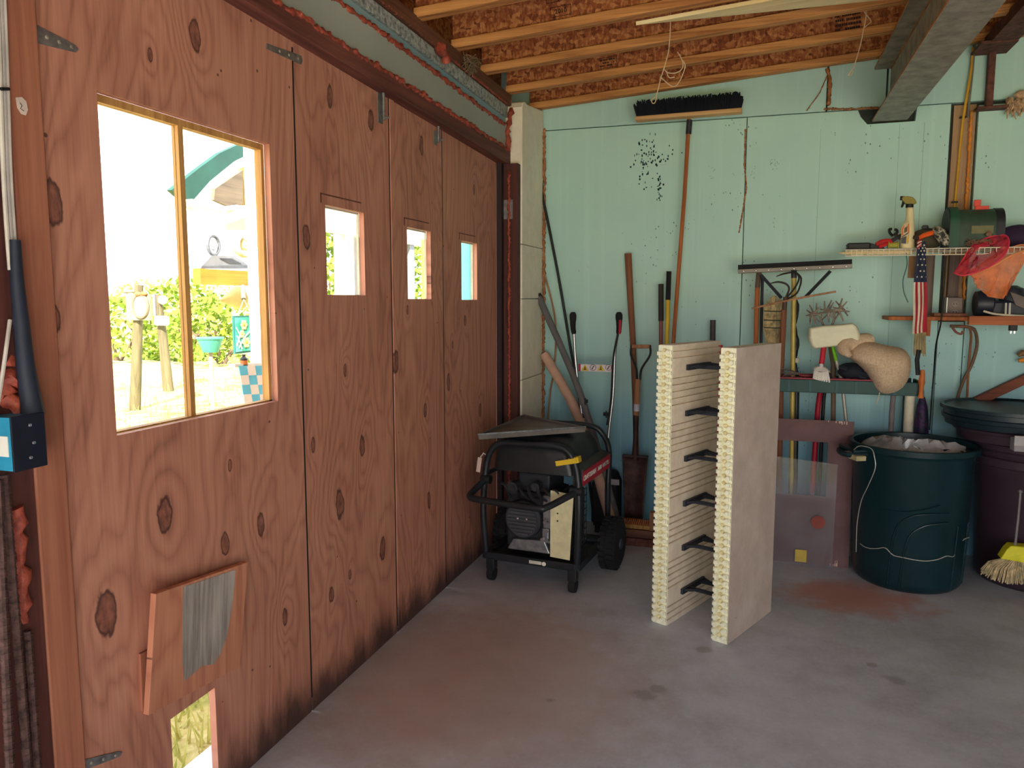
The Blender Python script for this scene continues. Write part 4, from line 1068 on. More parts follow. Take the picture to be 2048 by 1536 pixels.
# burlap sack hanging over the front of the rack
def burlap_mat():
    s = NM('burlap'); sep = s.n('SeparateXYZ'); s.set(sep.inputs[0], s.n('TexCoord').outputs['Object'])
    wv = s.math('ADD', s.math('MULTIPLY', s.math('SINE', s.math('MULTIPLY', sep.outputs[0], 900)), .5), s.math('MULTIPLY', s.math('SINE', s.math('MULTIPLY', sep.outputs[2], 900)), .5))
    n = s.noise(s.coord((90, 90, 90)), 1.0, 3, .6)
    g = s.math('ADD', s.math('MULTIPLY', wv, .18), n)
    s.bump(g, .5, .003)
    return s.fin(s.ramp(g, (.25, lin(196, 166, 136)), (.75, lin(230, 204, 174))), .85, 0, .2)
M['burlap'] = burlap_mat()
YS = YR - .015
sack = thing('burlap_sack', 'stuffed tan burlap sack slumped over the right end of the rack', 'sack', (W(1765, 788, YS).x, YS, zb))
outl = [(1688, 706), (1702, 690), (1728, 680), (1752, 684), (1776, 692), (1800, 693), (1818, 702), (1825, 722), (1824, 745), (1812, 768), (1795, 782), (1775, 788), (1757, 786), (1746, 770), (1735, 748), (1716, 728), (1700, 718)]
cx_, cy_ = 1768, 735
rings = []
rn = random.Random(6)
for k, (sc_, dp) in enumerate(((1.0, .05), (.98, .0), (.88, -.055), (.66, -.095), (.35, -.115), (.05, -.12))):
    rings.append([W(cx_ + (x - cx_) * sc_, cy_ + (y - cy_) * sc_, YS + .05) + Vector((0, dp + rn.uniform(-.008, .008), 0)) for x, y in outl])
back = [W(cx_ + (x - cx_) * .8, cy_ + (y - cy_) * .8, YS + .05) + Vector((0, .13, 0)) for x, y in outl]
def clear(p): return Vector((p.x, min(p.y, YR - .003), p.z)) if p.z < zt + .012 else p
ob('bag', MB().loft([[clear(p) for p in r_] for r_ in [back] + rings]), M['burlap'], sack, smooth=True, angle=80, subsurf=1)
ob('gathered_neck', MB().tube(curve([W(1700, 712, YS - .02), W(1692, 704, YS), W(1690, 695, YS + .04), W(1712, 686, YS + .08), W(1745, 680, YS + .10)], 4), [.012, .016, .018, .022, .026, .03, .034, .038, .042, .045, .046, .046, .046, .046, .044, .042, .03], 10), M['burlap'], sack, smooth=True)
ob('loose_thread', MB().tube(curve([W(1759, 785, YS - .07), W(1757, 795, YS - .07), W(1752, 808, YS - .07)], 4), .0025, 5), plain((220, 200, 170), 0.8), sack)
# wide floor squeegee, head up
sq = thing('floor_squeegee', 'wide black floor squeegee with V braces standing head up in the rack', 'squeegee', (W(1590, 1000, 4.5).x, 4.5, 0))
a, b = W(1476, 540, 4.50), W(1704, 529, 4.50); Mb = frame((a + b) / 2, (b - a), (0, 0, 1)); wd_ = (b - a).length
ob('rubber_blade', MB().box(-wd_ / 2, wd_ / 2, .0, .028, -.009, .005, Mb), M['rubber'], sq)
ob('channel', MB().box(-wd_ / 2, wd_ / 2, -.020, .003, -.013, .013, Mb), plain((120, 112, 104), 0.45, 0.5), sq, bevel=.002)
for i in range(9):
    x = -wd_ / 2 + .03 + (wd_ - .06) * i / 8
    ob('rivet', MB().lathe([(.006, .0), (.005, .003), (.002, .004)], 8, (0, 0, 0), 'z', M=Mb @ Matrix.Translation((x, -.009, .013))), M['chrome'], sq)
for (x0_, y0_, x1_, y1_) in ((1521, 549, 1563, 596), (1661, 542, 1611, 594)):
    p, q_ = W(x0_, y0_, 4.482), W(x1_, y1_, 4.485); d = (q_ - p).normalized(); n_ = Vector((d.z, 0, -d.x)) * .0085
    ob('brace', MB().loft([[p + n_, p - n_, p - n_ + Vector((0, .006, 0)), p + n_ + Vector((0, .006, 0))], [q_ + n_, q_ - n_, q_ - n_ + Vector((0, .006, 0)), q_ + n_ + Vector((0, .006, 0))]]), plain((20, 26, 36), 0.7), sq)
ob('socket', MB().tube([W(1588, 540, 4.49), W(1588, 556, 4.49)], .015, 10), M['dark_metal'], sq, smooth=True)
ob('handle', MB().tube([W(1588, 552, 4.49), W(1587, 620, 4.49), fl(1585, 4.5)], .0135, 10), plain((196, 172, 92), 0.45, 0.2), sq, smooth=True)
# other long tools
pole('varnished_tool_handle', 'varnished orange-brown handle with steel socket standing at the left of the rack', 'tool handle', [('handle', [(1515, 572, 4.55), (1512, 680, 4.55), fl(1508, 4.5)], .013, M['handle_orange']), ('socket', [(1518, 544, 4.55), (1515, 575, 4.55)], .014, plain((92, 72, 60), 0.6))])
single('steel_rod', 'thin black steel rod standing beside the orange-brown handle', 'rod', [(1525, 552, 4.57), (1522, 680, 4.57), fl(1520, 4.52)], .008, M['blk_plastic'])
bm_ = thing('straw_broom', 'upturned straw broom with frayed bristles standing behind the foam block', 'broom', (W(1545, 1000, 4.53).x, 4.53, 0))
mb = MB(); rn = random.Random(14); base = W(1548, 690, 4.53)
for i in range(150):
    t = rn.uniform(-1, 1); e = W(1550 + t * 22, 594 + abs(t) ** 2 * 20 + rn.uniform(-3, 8), 4.53); s0 = W(1548 + t * 15, 690, 4.53)
    m_ = s0.lerp(e, .5) + Vector((t * .012, rn.uniform(-.012, .012), 0)); e.y += rn.uniform(-.012, .012); s0.y += rn.uniform(-.012, .012)
    mb.tube([s0, m_, e], .0026, 4)
tag(ob('straw', mb, plain((206, 182, 132), 0.85, var=.3, scale=40), bm_), kind='stuff')
for y in (622, 640, 655): ob('stitching', MB().tube([W(1528, y, 4.512), W(1550, y + 1, 4.508), W(1572, y, 4.512)], .003, 5), plain((70, 84, 66), 0.8), bm_)
ob('handle', MB().tube([base, fl(1545, 4.53)], .012, 10), M['handle_wood'], bm_, smooth=True)
cl_ = thing('claw_cultivator', 'long garden cultivator with curved claw tines and brown wooden handle', 'garden tool', (W(1565, 1000, 4.44).x, 4.44, 0))
hub = W(1571, 597, 4.44)
for pts in (((1571, 597), (1578, 578), (1572, 568), (1556, 564), (1540, 567)), ((1573, 596), (1590, 575), (1598, 556), (1590, 545), (1570, 547), (1552, 553)), ((1574, 598), (1592, 588), (1600, 572), (1602, 556), (1594, 545))):
    ob('tine', MB().tube(curve([W(x, y, 4.44) for x, y in pts], 5), [.0055] * (len(pts) * 5 - 9) + [.005, .0045, .004, .003, .002], 6), plain((62, 54, 52), 0.55, 0.4), cl_, smooth=True)
ob('ferrule', MB().tube([W(1571, 594, 4.44), W(1568, 625, 4.44)], [.011, .014], 10), plain((86, 62, 50), 0.6), cl_, smooth=True)
ob('handle', MB().tube([W(1568, 620, 4.44), W(1562, 740, 4.46), fl(1560, 4.47)], .0155, 10), M['handle_brown'], cl_, smooth=True)
single('thin_stick', 'thin wooden stick lying slanted across the upturned tools', 'stick', [(1504, 617, 4.42), (1590, 598, 4.41), (1672, 583, 4.42)], .0055, M['handle_wood'])
tw = thing('wrapped_pole', 'black tape-wrapped twisted pole with a white band in the rack', 'pole', (W(1590, 1000, 4.53).x, 4.52, 0))
rn = random.Random(3); p_ = [W(1590 + 3 * math.sin(i * .9), 600 + i * 10, 4.53) for i in range(17)] + [fl(1592, 4.52)]
ob('shaft', MB().tube(p_, [.012 + .005 * abs(math.sin(i * 1.3)) for i in range(18)], 9), M['blk_plastic'], tw, smooth=True)
ob('white_band', MB().tube([W(1592, 716, 4.528), W(1592, 725, 4.528)], .0185, 10), plain((210, 206, 190), 0.6), tw, smooth=True)
# spiked rotary cultivator
rc = thing('rotary_cultivator', 'rotary garden cultivator with three spiked star wheels above the cream mop', 'garden tool', (W(1660, 1000, 4.5).x, 4.5, 0))
spk = plain((158, 144, 130), 0.55, 0.45, var=.3, scale=30)
rn = random.Random(21)
for (x, y) in ((1628, 628), (1656, 622), (1682, 620)):
    c_ = W(x, y, 4.47); mb = MB()
    for i in range(9):
        an = 2 * math.pi * i / 9 + rn.uniform(-.2, .2); tl_ = rn.uniform(-.02, .02)
        e = c_ + Vector((math.cos(an) * .042, tl_, math.sin(an) * .062))
        mb.tube([c_ + Vector((tl_, 0, 0)), e], [.0065, .0035], 5)
    mb.cyl((c_.x - .015, c_.y, c_.z), (c_.x + .015, c_.y, c_.z), .010, n=8)
    ob('spiked_wheel', mb, spk, rc)
for x in (1642, 1668): ob('fork_arm', MB().tube(curve([W(x, 624, 4.47), W(x, 640, 4.48), W(1656, 668, 4.49)], 4), .006, 6), spk, rc, smooth=True)
ob('axle', MB().tube([W(1622, 629, 4.47), W(1690, 620, 4.47)], .005, 6), spk, rc)
ob('handle', MB().tube([W(1656, 662, 4.49), W(1667, 730, 4.5), fl(1670, 4.5)], .013, 10), plain((110, 88, 72), 0.6), rc, smooth=True)
mop = thing('cream_mop', 'cream plastic mop head on a green and silver telescopic pole', 'mop', (W(1690, 840, 4.42).x, 4.44, 0))
ol = [(1618, 656), (1640, 652), (1680, 649), (1706, 646), (1714, 652), (1720, 668), (1720, 680), (1716, 688), (1690, 691), (1650, 695), (1628, 698), (1622, 692), (1617, 676)]
f1 = [W(x, y, 4.40) for x, y in ol]; cen = sum(f1, Vector()) / len(f1)
f0 = [cen + (p - cen) * .93 + Vector((0, -.018, 0)) for p in f1]; f2 = [p + Vector((0, .03, 0)) for p in f1]
ob('head', MB().loft([f2, f1, f0]), plain((236, 232, 200), 0.5, var=.06), mop, smooth=True, bevel=.006)
ob('pole', MB().tube([W(1665, 690, 4.42), W(1672, 722, 4.44)], .0095, 10), plain((120, 196, 40), 0.4), mop, smooth=True)
ob('pole_lower', MB().tube([W(1672, 720, 4.44), W(1684, 765, 4.445), W(1692, 840, 4.45), fl(1705, 4.46)], .0098, 10), plain((176, 172, 164), 0.4, .3), mop, smooth=True)
sb_ = thing('scrub_brush', 'white-bristled deck scrub brush on a red pole resting on the rack', 'brush', (W(1645, 765, 4.36).x, 4.38, ztop))
ob('pole', MB().tube([W(1648, 690, 4.41), W(1643, 728, 4.39)], .014, 10), plain((206, 36, 60), 0.45), sb_, smooth=True)
ob('ferrule', MB().tube([W(1643, 724, 4.39), W(1642, 738, 4.385)], .0105, 10), plain((220, 214, 214), 0.4), sb_, smooth=True)
c_ = W(1641, 748, 4.385)
ob('head', MB().tube(curve([W(1630, 742, 4.39), W(1637, 738, 4.39), W(1648, 740, 4.39), W(1656, 748, 4.39)], 4), .017, 8), plain((214, 206, 200), 0.6), sb_, smooth=True)
mb = MB()
for i in range(9):
    t = i / 8; mb.tube([W(1630 + t * 24, 742 + 3 * math.sin(t * 3), 4.372), W(1627 + t * 20 + 12 * t * t, 762 - 4 * (1 - t) + 3 * t, 4.362)], [.007, .0055], 6)
ob('bristle_tuft', mb, plain((236, 230, 222), 0.7), sb_)
ob('black_bumper', MB().tube(curve([W(1654, 745, 4.375), W(1660, 752, 4.375), W(1652, 765, 4.37)], 4), .008, 8), M['rubber'], sb_, smooth=True)
single('red_pole', 'red metal pole showing below the rack front', 'pole', [(1642, 775, 4.45), (1634, 840, 4.47), fl(1622, 4.5)], .0145, plain((170, 24, 50), 0.4))
single('black_pole', 'dark pole standing just right of the red one under the rack', 'pole', [(1650, 775, 4.47), (1645, 840, 4.49), fl(1638, 4.52)], .010, M['blk_plastic'])
single('white_pvc_pipe', 'thick white plastic pipe standing below the sack', 'pipe', [(1820, 785, 4.575), (1816, 858, 4.575), fl(1812, 4.575)], .0255, plain((238, 226, 204), 0.5))
single('grey_conduit', 'thin grey pipe standing left of the white pipe', 'pipe', [(1787, 785, 4.5), (1782, 860, 4.52), fl(1778, 4.54)], .014, plain((128, 120, 124), 0.6))
um = thing('folded_umbrella', 'folded dark umbrella with purple pattern hanging beside the white pipe', 'umbrella', (W(1843, 860, 4.45).x, 4.46, W(1843, 860, 4.45).z))
ob('canopy', MB().tube([W(1845, 794, 4.55), W(1844, 812, 4.55), W(1843, 840, 4.55), W(1842, 868, 4.55), (W(1842, 900, 4.55).x, 4.55, .2)], [.012, .026, .034, .036, .03], 12), (lambda s: s.fin(s.ramp(s.noise(s.coord((14, 14, 9)), 1, 2, .5, 1.5), (.45, lin(20, 24, 48)), (.56, lin(72, 36, 84)), (.62, lin(24, 34, 60))), .6))(NM('umbrella_fabric')), um, smooth=True)
ob('handle', MB().tube([W(1846, 798, 4.55), W(1846, 780, 4.55)], .006, 8), M['chrome'], um, smooth=True)
fh = thing('file_handle', 'hand tool with orange turned wooden handle hung at the rack end', 'hand tool', tuple(W(1843, 795, YR - .012)))
ob('grip', MB().tube([W(1845, 740, YR - .02), W(1845, 748, YR - .02), W(1843, 765, YR - .02), W(1843, 772, YR - .02), W(1842, 785, YR - .02), W(1841, 796, YR - .02)], [.010, .012, .017, .012, .011, .015], 10), plain((206, 112, 44), 0.45), fh, smooth=True)
ob('shank', MB().tube([W(1838, 700, YR - .015), W(1834, 720, YR - .02), W(1836, 750, YR - .02)], .011, 8), M['blk_plastic'], fh, smooth=True)
# ------------------------------------------------------------------ brown board with a cut-out and a plastic sheet leaning on the rack
bd = thing('brown_board', 'brown painted board with a rectangular opening leaning on the rack', 'board', (.28, 4.285, 0))
bt0, bt1 = Vector((.0, 4.285, .0)), Vector((.0, 4.345, 0))
xl_, xr_ = .06, W(1697, 1133, 4.285).x; ztp = W(1690, 842, 4.343).z
lean = math.atan2(.058, ztp)
Ml = Matrix.Translation((0, 4.285, 0)) @ Matrix.Rotation(-lean, 4, 'X')
hx1 = W(1655, 930, 4.31).x; hz0 = W(1620, 991, 4.31).z; hz1 = W(1620, 883, 4.325).z
mb = MB()
us, vs = [xl_, xl_ + .04, hx1, xr_], [0, hz0, hz1, ztp]
for i in range(3):
    for j in range(3):
        if i == 1 and j == 1: continue
        mb.box(us[i], us[i + 1], 0, .010, vs[j], vs[j + 1], Ml)
brown = plain((112, 78, 80), 0.6, var=.12, scale=8)
ob('panel', mb, brown, bd)
ch = MB(); rn = random.Random(2)
for i in range(9):
    x = rn.uniform(.36, .46); ch.box(x, x + .004, -.0008, .001, ztp - rn.uniform(.006, .018), ztp, Ml)
for i in range(8):
    x = rn.uniform(.40, .47); ch.box(x, x + .002, -.0008, .001, .003, rn.uniform(.012, .035), Ml)
tag(ob('paint_chips', ch, plain((226, 196, 176), 0.7), bd), kind='stuff')
ps = thing('plastic_sheet', 'hazy clear plastic sheet leaning in front of the brown board', 'plastic sheet', (.3, 4.25, 0))
zt_ = W(1640, 922, 4.29).z
Mp = Matrix.Translation((0, 4.248, 0)) @ Matrix.Rotation(-math.atan2(.045, zt_), 4, 'X')
xa_, xb_ = .07, W(1664, 1132, 4.25).x
ob('sheet', MB().add([(xa_, 0, .002), (xb_, 0, .002), (xb_ + .008, 0, zt_ - .012), (xa_ + .05, 0, zt_ + .012), (xa_ + .01, 0, zt_ - .04)], [(0, 1, 2, 3, 4)], Mp), glass_mat('hazy_plastic', (.94, .95, .97, 1), .006, .12, (.5, .48, .5, 1)), ps, solid=.003)
ob('yellow_patch', MB().box(W(1590, 1110, 4.25).x, W(1613, 1110, 4.25).x, -.003, -.002, .02, .085, Mp), plain((206, 178, 74), 0.6), ps)  # plain yellow rectangle on the face of the sheet
ob('red_patch', MB().lathe([(.035, -.003), (.034, -.0035)], 20, (W(1636, 1045, 4.26).x, 0, W(1636, 1045, 4.26).z), 'y', M=Mp), plain((150, 72, 62), 0.7), ps)  # flat reddish disc on the face of the sheet

# ------------------------------------------------------------------ floor broom at the right edge
fbm = thing('floor_broom', 'straw floor broom with bright yellow cap standing by the brown can', 'broom', (W(2010, 1140, 4.05).x, 4.05, 0))
mb = MB(); rn = random.Random(31); yb_ = 4.02
for i in range(260):
    t = rn.uniform(0, 1); e = W(1960 + t * 150, 1143 + t * 30 + 22 * math.sin(math.pi * min(1, t * 1.6)) * .4 + rn.uniform(-7, 6), 4.06 + rn.uniform(-.03, .03)); e.z = max(e.z, .004)
    s0 = W(2006 + t * 62, 1116 + t * 14, yb_ + rn.uniform(-.02, .02))
    m_ = s0.lerp(e, .55) + Vector((-.012 * (1 - t), 0, .012))
    mb.tube([s0, m_, e], .0024, 4)
tag(ob('straw', mb, plain((222, 200, 156), 0.85, var=.25, scale=40), fbm), kind='stuff')
cap = [W(2000, 1116, yb_ - .03), W(2012, 1098, yb_ - .02), W(2020, 1090, yb_ - .01), W(2090, 1096, yb_), W(2100, 1134, yb_ - .03)]
ob('cap', MB().loft([[p + Vector((0, -.012, 0)) for p in cap], [p + Vector((0, .05, 0)) for p in cap]]), plain((232, 226, 40), 0.45), fbm, bevel=.004)
ob('handle', MB().tube([W(2030, 1092, yb_), W(2036, 1040, yb_ - .01), W(2041, 984, yb_ - .02)], [.006, .0055, .005], 8), plain((150, 142, 146), 0.4, .4), fbm, smooth=True)
ob('handle_tip', MB().ball(tuple(W(2041, 983, yb_ - .02)), .009), plain((120, 112, 114), 0.5), fbm, smooth=True)

# ------------------------------------------------------------------ wire shelf, its load, plank shelf
YW = 4.42
e0 = W(1690, 512, YW); zs = e0.z; xe = 1.62
ws = thing('wire_shelf', 'white wire shelf with a hooked front lip on the back wall', 'shelf', ((e0.x + xe) / 2, 4.56, zs))
wm = plain((240, 226, 204), 0.5)
zl = W(1700, 500, YW).z
for y, z, r in ((YW, zs, .003), (YW, zl, .003), (4.55, zl - .004, .003), (4.69, zl - .004, .003)):
    ob('long_wire', MB().cyl((e0.x, y, z), (xe, y, z), r, n=8), wm, ws)
mb = MB(); mb2 = MB(); k = 0; x = e0.x + .004
while x < xe:
    mb.tube([(x, 4.69, zl), (x, YW - .002, zl), (x, YW - .002, zs)], .0022, 5); x += .0255
tag(ob('cross_wires', mb, wm, ws), kind='stuff')
zd = zl + .004
s0, s1 = W(1676, 505, 4.46), W(1822, 500, 4.46)
tag(ob('wooden_stake', MB().tube([(s0.x, 4.437, zs + .016), (s0.x + .055, 4.437, zs + .016), (s1.x, 4.437, zs + .016)], [.001, .011, .011], 6), M['pale_x'], None, origin=(s0.x, 4.437, zs + .005)), 'pointed wooden stake tucked along the front lip of the wire shelf', 'stake')
c0, c1 = W(1694, 497, 4.50), W(1758, 484, 4.50)
bc_ = thing('black_case', 'flat black plastic case at the left end of the wire shelf', 'case', ((c0.x + c1.x) / 2, 4.52, zd))
ob('shell', MB().box(c0.x, c0.x + .11, 4.47, 4.57, zd, zd + .036), M['black'], bc_, bevel=.006)
ob('tapered_end', MB().prism([(c0.x + .11, zd), (c1.x + .03, zd), (c1.x + .02, zd + .012), (c0.x + .11, zd + .034)], 'y', 4.475, 4.565), M['black'], bc_, bevel=.003)
pli = thing('slip_pliers', 'pliers with red dipped handles lying open on the wire shelf', 'pliers', tuple(W(1775, 490, 4.47)))
for (p0, p1, p2) in (((1752, 489), (1765, 482), (1782, 481)), ((1758, 494), (1772, 488), (1784, 483))):
    ob('handle', MB().tube(curve([W(*p0, 4.46), W(*p1, 4.46), W(*p2, 4.46)], 4), .010, 8), plain((206, 40, 44), 0.4), pli, smooth=True)
ob('jaw', MB().tube(curve([W(1782, 482, 4.46), W(1793, 476, 4.46), W(1804, 468, 4.46)], 4), [.009, .010, .010, .009, .009, .009, .008, .006, .004], 8), M['dark_metal'], pli, smooth=True)
wr = thing('pipe_wrench', 'adjustable wrench with open dark jaws behind the spray bottle', 'wrench', tuple(W(1790, 480, 4.55)))
ob('handle', MB().tube([W(1790, 470, 4.56), W(1830, 492, 4.56)], .010, 8), plain((120, 96, 70), 0.5, .3), wr, smooth=True)
for pts in (((1786, 472), (1780, 466), (1779, 459), (1784, 458)), ((1788, 470), (1794, 465), (1793, 460), (1789, 459))):
    ob('jaw', MB().tube(curve([W(x, y, 4.56) for x, y in pts], 4), .007, 7), M['blk_plastic'], wr, smooth=True)
sp_ = thing('twine_spool', 'small yellow-green spool on the wire shelf beside the pliers', 'spool', tuple(W(1786, 497, 4.47)))
c0 = W(1786, 492, 4.46)
ob('body', MB().lathe([(.019, -.025), (.019, -.02), (.014, -.018), (.014, .018), (.019, .02), (.019, .025)], 16, (c0.x, 4.46, zd + .02), 'x'), plain((176, 170, 60), 0.5), sp_, smooth=True, angle=30)
# spray bottle with pistol trigger
sb = thing('spray_bottle', 'cream spray bottle with olive trigger head and orange label on the wire shelf', 'spray bottle', (W(1816, 497, 4.47).x, 4.47, zd))
YQ = 4.47
def bottle_ring(pts, py, hw_f=.5):
    x0_, x1_ = pts; p, q_ = W(x0_, py, YQ), W(x1_, py, YQ); c_ = (p + q_) / 2; rx = (q_.x - p.x) / 2; ry = min(rx, .032) * .95
    return [(c_.x + rx * math.cos(t * math.pi / 9), YQ + ry * math.sin(t * math.pi / 9), c_.z) for t in range(18)]
rings = [bottle_ring(r_, y) for r_, y in (((1801, 1828), 497), ((1800, 1829), 494), ((1801, 1829), 470), ((1802, 1829), 456), ((1804, 1829), 450), ((1808, 1828.5), 444), ((1811, 1828), 439), ((1812, 1828), 430), ((1813, 1827.5), 417), ((1815, 1825), 415))]
ob('bottle', MB().loft(rings), plain((244, 226, 176), 0.4, var=.05), sb, smooth=True)
ob('collar', MB().lathe([(.0185, 0), (.0185, .017)], 18, (W(1819, 415, YQ).x, YQ, W(1819, 415, YQ).z)), M['black'], sb, smooth=True)
hd_ = [(1805, 393), (1816, 392), (1826, 394), (1831, 399), (1834, 406), (1828, 409), (1819, 408), (1812, 408), (1808, 404), (1804, 399)]
P0 = [W(x, y, YQ - .014) for x, y in hd_]; P1 = [p + Vector((0, .028, 0)) for p in P0]
hh = ob('trigger_head', MB().loft([P0, P1]), plain((150, 134, 52), 0.5), sb, bevel=.004)
ob('nozzle', MB().tube([W(1808, 396.5, YQ), W(1800.5, 396.5, YQ)], .011, 10), M['black'], hh, smooth=True)
ob('trigger', MB().tube(curve([W(1808, 402, YQ), W(1806, 408, YQ), W(1803, 415, YQ)], 4), [.008, .008, .007, .007, .006, .006, .006, .005, .004], 8), M['black'], hh, smooth=True)
lab = [(1802.5, 458), (1806, 450), (1813, 444), (1818, 441), (1819, 470), (1817, 488), (1802, 489)]
def lab_pt(x, y, o=.0): p = W(x, y, YQ - .031 - o); return p
def patch(pts, m, nm, o=0.0):
    a_ = [W(x, y, YQ - .0295 - o) for x, y in pts]
    return ob(nm, MB().loft([a_, [p + Vector((0, .004, 0)) for p in a_]]), m, sb)
patch(lab, plain((214, 196, 150), 0.5), 'label', .001)
patch([(1803, 470), (1803.5, 458), (1808, 450), (1809, 452), (1806, 462), (1806.5, 471)], plain((232, 110, 44), 0.5), 'label_orange', .0015)
patch([(1815, 449), (1818.5, 446), (1819, 466), (1815, 464)], plain((226, 120, 50), 0.5), 'label_orange', .0015)
patch([(1802.5, 476), (1813, 472), (1812, 487), (1802.5, 487)], plain((70, 74, 76), 0.5), 'label_dark', .0015)
patch([(1804, 473), (1817, 464.5), (1817, 466.5), (1804, 475)], M['black'], 'label_bar', .002)
patch([(1813, 477), (1817.5, 469), (1818, 484), (1813, 486)], plain((224, 176, 50), 0.5), 'label_gold', .0015)
patch([(1809, 456), (1815, 452), (1814, 463), (1808, 466)], plain((90, 74, 48), 0.5), 'label_picture', .0015)
# orange-handled cutter, olive pouch, grey patterned pouch
kn = thing('utility_cutter', 'cutter with bright orange handle lying behind the small flag', 'cutter', tuple(W(1853, 475, 4.47)))
ob('handle', MB().tube(curve([W(1836, 477, 4.45), W(1848, 471, 4.45), W(1860, 467, 4.45), W(1871, 464, 4.45)], 4), [.008, .010, .011, .012, .0125, .0125, .013, .013, .013, .0125, .011, .009, .005], 8), plain((250, 96, 30), 0.4), kn, smooth=True)
ob('blade_holder', MB().tube([W(1826, 474, 4.45), W(1838, 477, 4.45)], .010, 8), plain((60, 44, 44), 0.5), kn, smooth=True)
op = thing('olive_pouch', 'bundled olive canvas pouch on the wire shelf behind the flag', 'pouch', tuple(W(1858, 497, 4.52)))
c0 = W(1856, 478, 4.55)
ob('pouch', MB().ball((c0.x, 4.56, zd + .055), .085, .06, .055, 16, 10, jit=.06), plain((96, 88, 70), 0.85), op, smooth=True, angle=70)
ob('strap_knob', MB().lathe([(.016, 0), (.018, .01), (.012, .018)], 12, (W(1850, 458, 4.54).x, 4.54, zd + .105)), plain((84, 84, 80), 0.6), op, smooth=True)
gp = thing('patterned_glove', 'grey and black patterned glove with printed marks beside the orange handle', 'glove', tuple(W(1884, 490, 4.46)))
def camo():
    s = NM('printed_glove_fabric'); n = s.noise(s.coord((60, 60, 60)), 1, 3, .6)
    return s.fin(s.ramp(n, (.42, lin(40, 40, 40)), (.5, lin(120, 116, 104)), (.6, lin(196, 186, 166))), .8)
ob('cuff', MB().tube(curve([W(1868, 463, 4.46), W(1874, 460, 4.45), W(1882, 470, 4.44), W(1890, 484, 4.44), W(1893, 494, 4.45)], 4), [.012, .016, .019, .022, .024, .026, .027, .028, .028, .028, .027, .025, .022, .019, .016, .013, .008], 10), camo(), gp, smooth=True)
text('F3', 'printed_mark', M['black'], gp, frame(W(1882, 470, 4.44) + Vector((0, -.0275, 0)), (.6, 0, -.8), (.8, 0, .6)), .03, .001)
# green rural mailbox with its red signal flag
mx = thing('mailbox', 'green plastic rural mailbox with a red signal flag lying on the wire shelf', 'mailbox', (W(1950, 497, 4.5).x, 4.52, zd))
x0_, x1_ = W(1903, 470, 4.46).x, W(2006, 470, 4.46).x
hz_ = W(1950, 416, 4.46).z - zd; wv_ = .085
arch = [(-wv_, 0)] + [(-wv_ * math.cos(t * math.pi / 12), hz_ - wv_ + wv_ * math.sin(t * math.pi / 12)) for t in range(13)] + [(wv_, 0)]
gm = plain((58, 82, 66), 0.5, var=.2, scale=12)
YM = 4.545
ob('box', MB().loft([[(x, YM + p[0], zd + .002 + p[1]) for p in arch] for x in (x0_ + .03, x1_)]), gm, mx, smooth=True, angle=30)
arch2 = [(p[0] * 1.14, p[1] * 1.08) for p in arch]
ob('front_rim', MB().loft([[(x, YM + p[0], zd + .001 + p[1]) for p in arch2] for x in (x0_ - .01, x0_ + .032)]), plain((46, 92, 70), 0.5), mx, smooth=True, angle=30)
ob('dark_mouth', MB().loft([[(x, YM + p[0] * .98, zd + .006 + p[1] * .96) for p in arch2] for x in (x0_ - .013, x0_ - .009)]), M['black'], mx)
ob('rear_cap', MB().loft([[(x, YM + p[0] * 1.03, zd + .001 + p[1] * 1.02) for p in arch] for x in (x1_ - .03, x1_ + .008)]), plain((40, 44, 50), 0.5), mx, smooth=True, angle=30)
ob('pale_label', MB().box(W(1946, 430, 4.45).x, W(1990, 430, 4.45).x, YM - wv_ - .002, YM - wv_ + .004, zd + hz_ * .35, zd + hz_ * .55), plain((128, 124, 84), 0.6), mx)
fa, fb_ = W(1953, 418, 4.47), W(1982, 415, 4.47)
fg = ob('signal_flag', MB().box(fa.x, fb_.x, 4.50, 4.515, zd + hz_ - .004, zd + hz_ + .014), plain((232, 70, 50), 0.45), mx, bevel=.003)
ob('flag_tab', MB().box(fa.x - .006, fa.x + .026, 4.50, 4.512, zd + hz_ + .012, zd + hz_ + .045), plain((236, 76, 54), 0.45), fg, bevel=.003)
pbag = thing('purple_bag', 'dark purple cloth bag on the wire shelf right of the mailbox', 'bag', tuple(W(2030, 497, 4.55)))
c0 = W(2032, 476, 4.55)
ob('bag', MB().ball((c0.x + .02, 4.58, zd + .06), .10, .06, .058, 16, 10, jit=.06), plain((58, 40, 72), 0.85), pbag, smooth=True, angle=70)
tw_ = thing('dried_twigs', 'small heap of dried twigs on the wire shelf before the mailbox', 'twigs', tuple(W(1958, 495, 4.44)))
mb = MB(); rn = random.Random(5)
for i in range(40):
    c0 = W(1935 + rn.uniform(0, 45), 492 - rn.uniform(0, 12), 4.435); d = Vector((rn.uniform(-1, 1), rn.uniform(-.3, .3), rn.uniform(-.6, .8))) * .02
    mb.tube([c0 - d, c0 + d], .0022, 4)
mb.ball(tuple(W(1978, 468, 4.44)), .014, jit=.2)
tag(ob('twig_heap', mb, plain((150, 116, 92), 0.85, var=.3), tw_), kind='stuff')
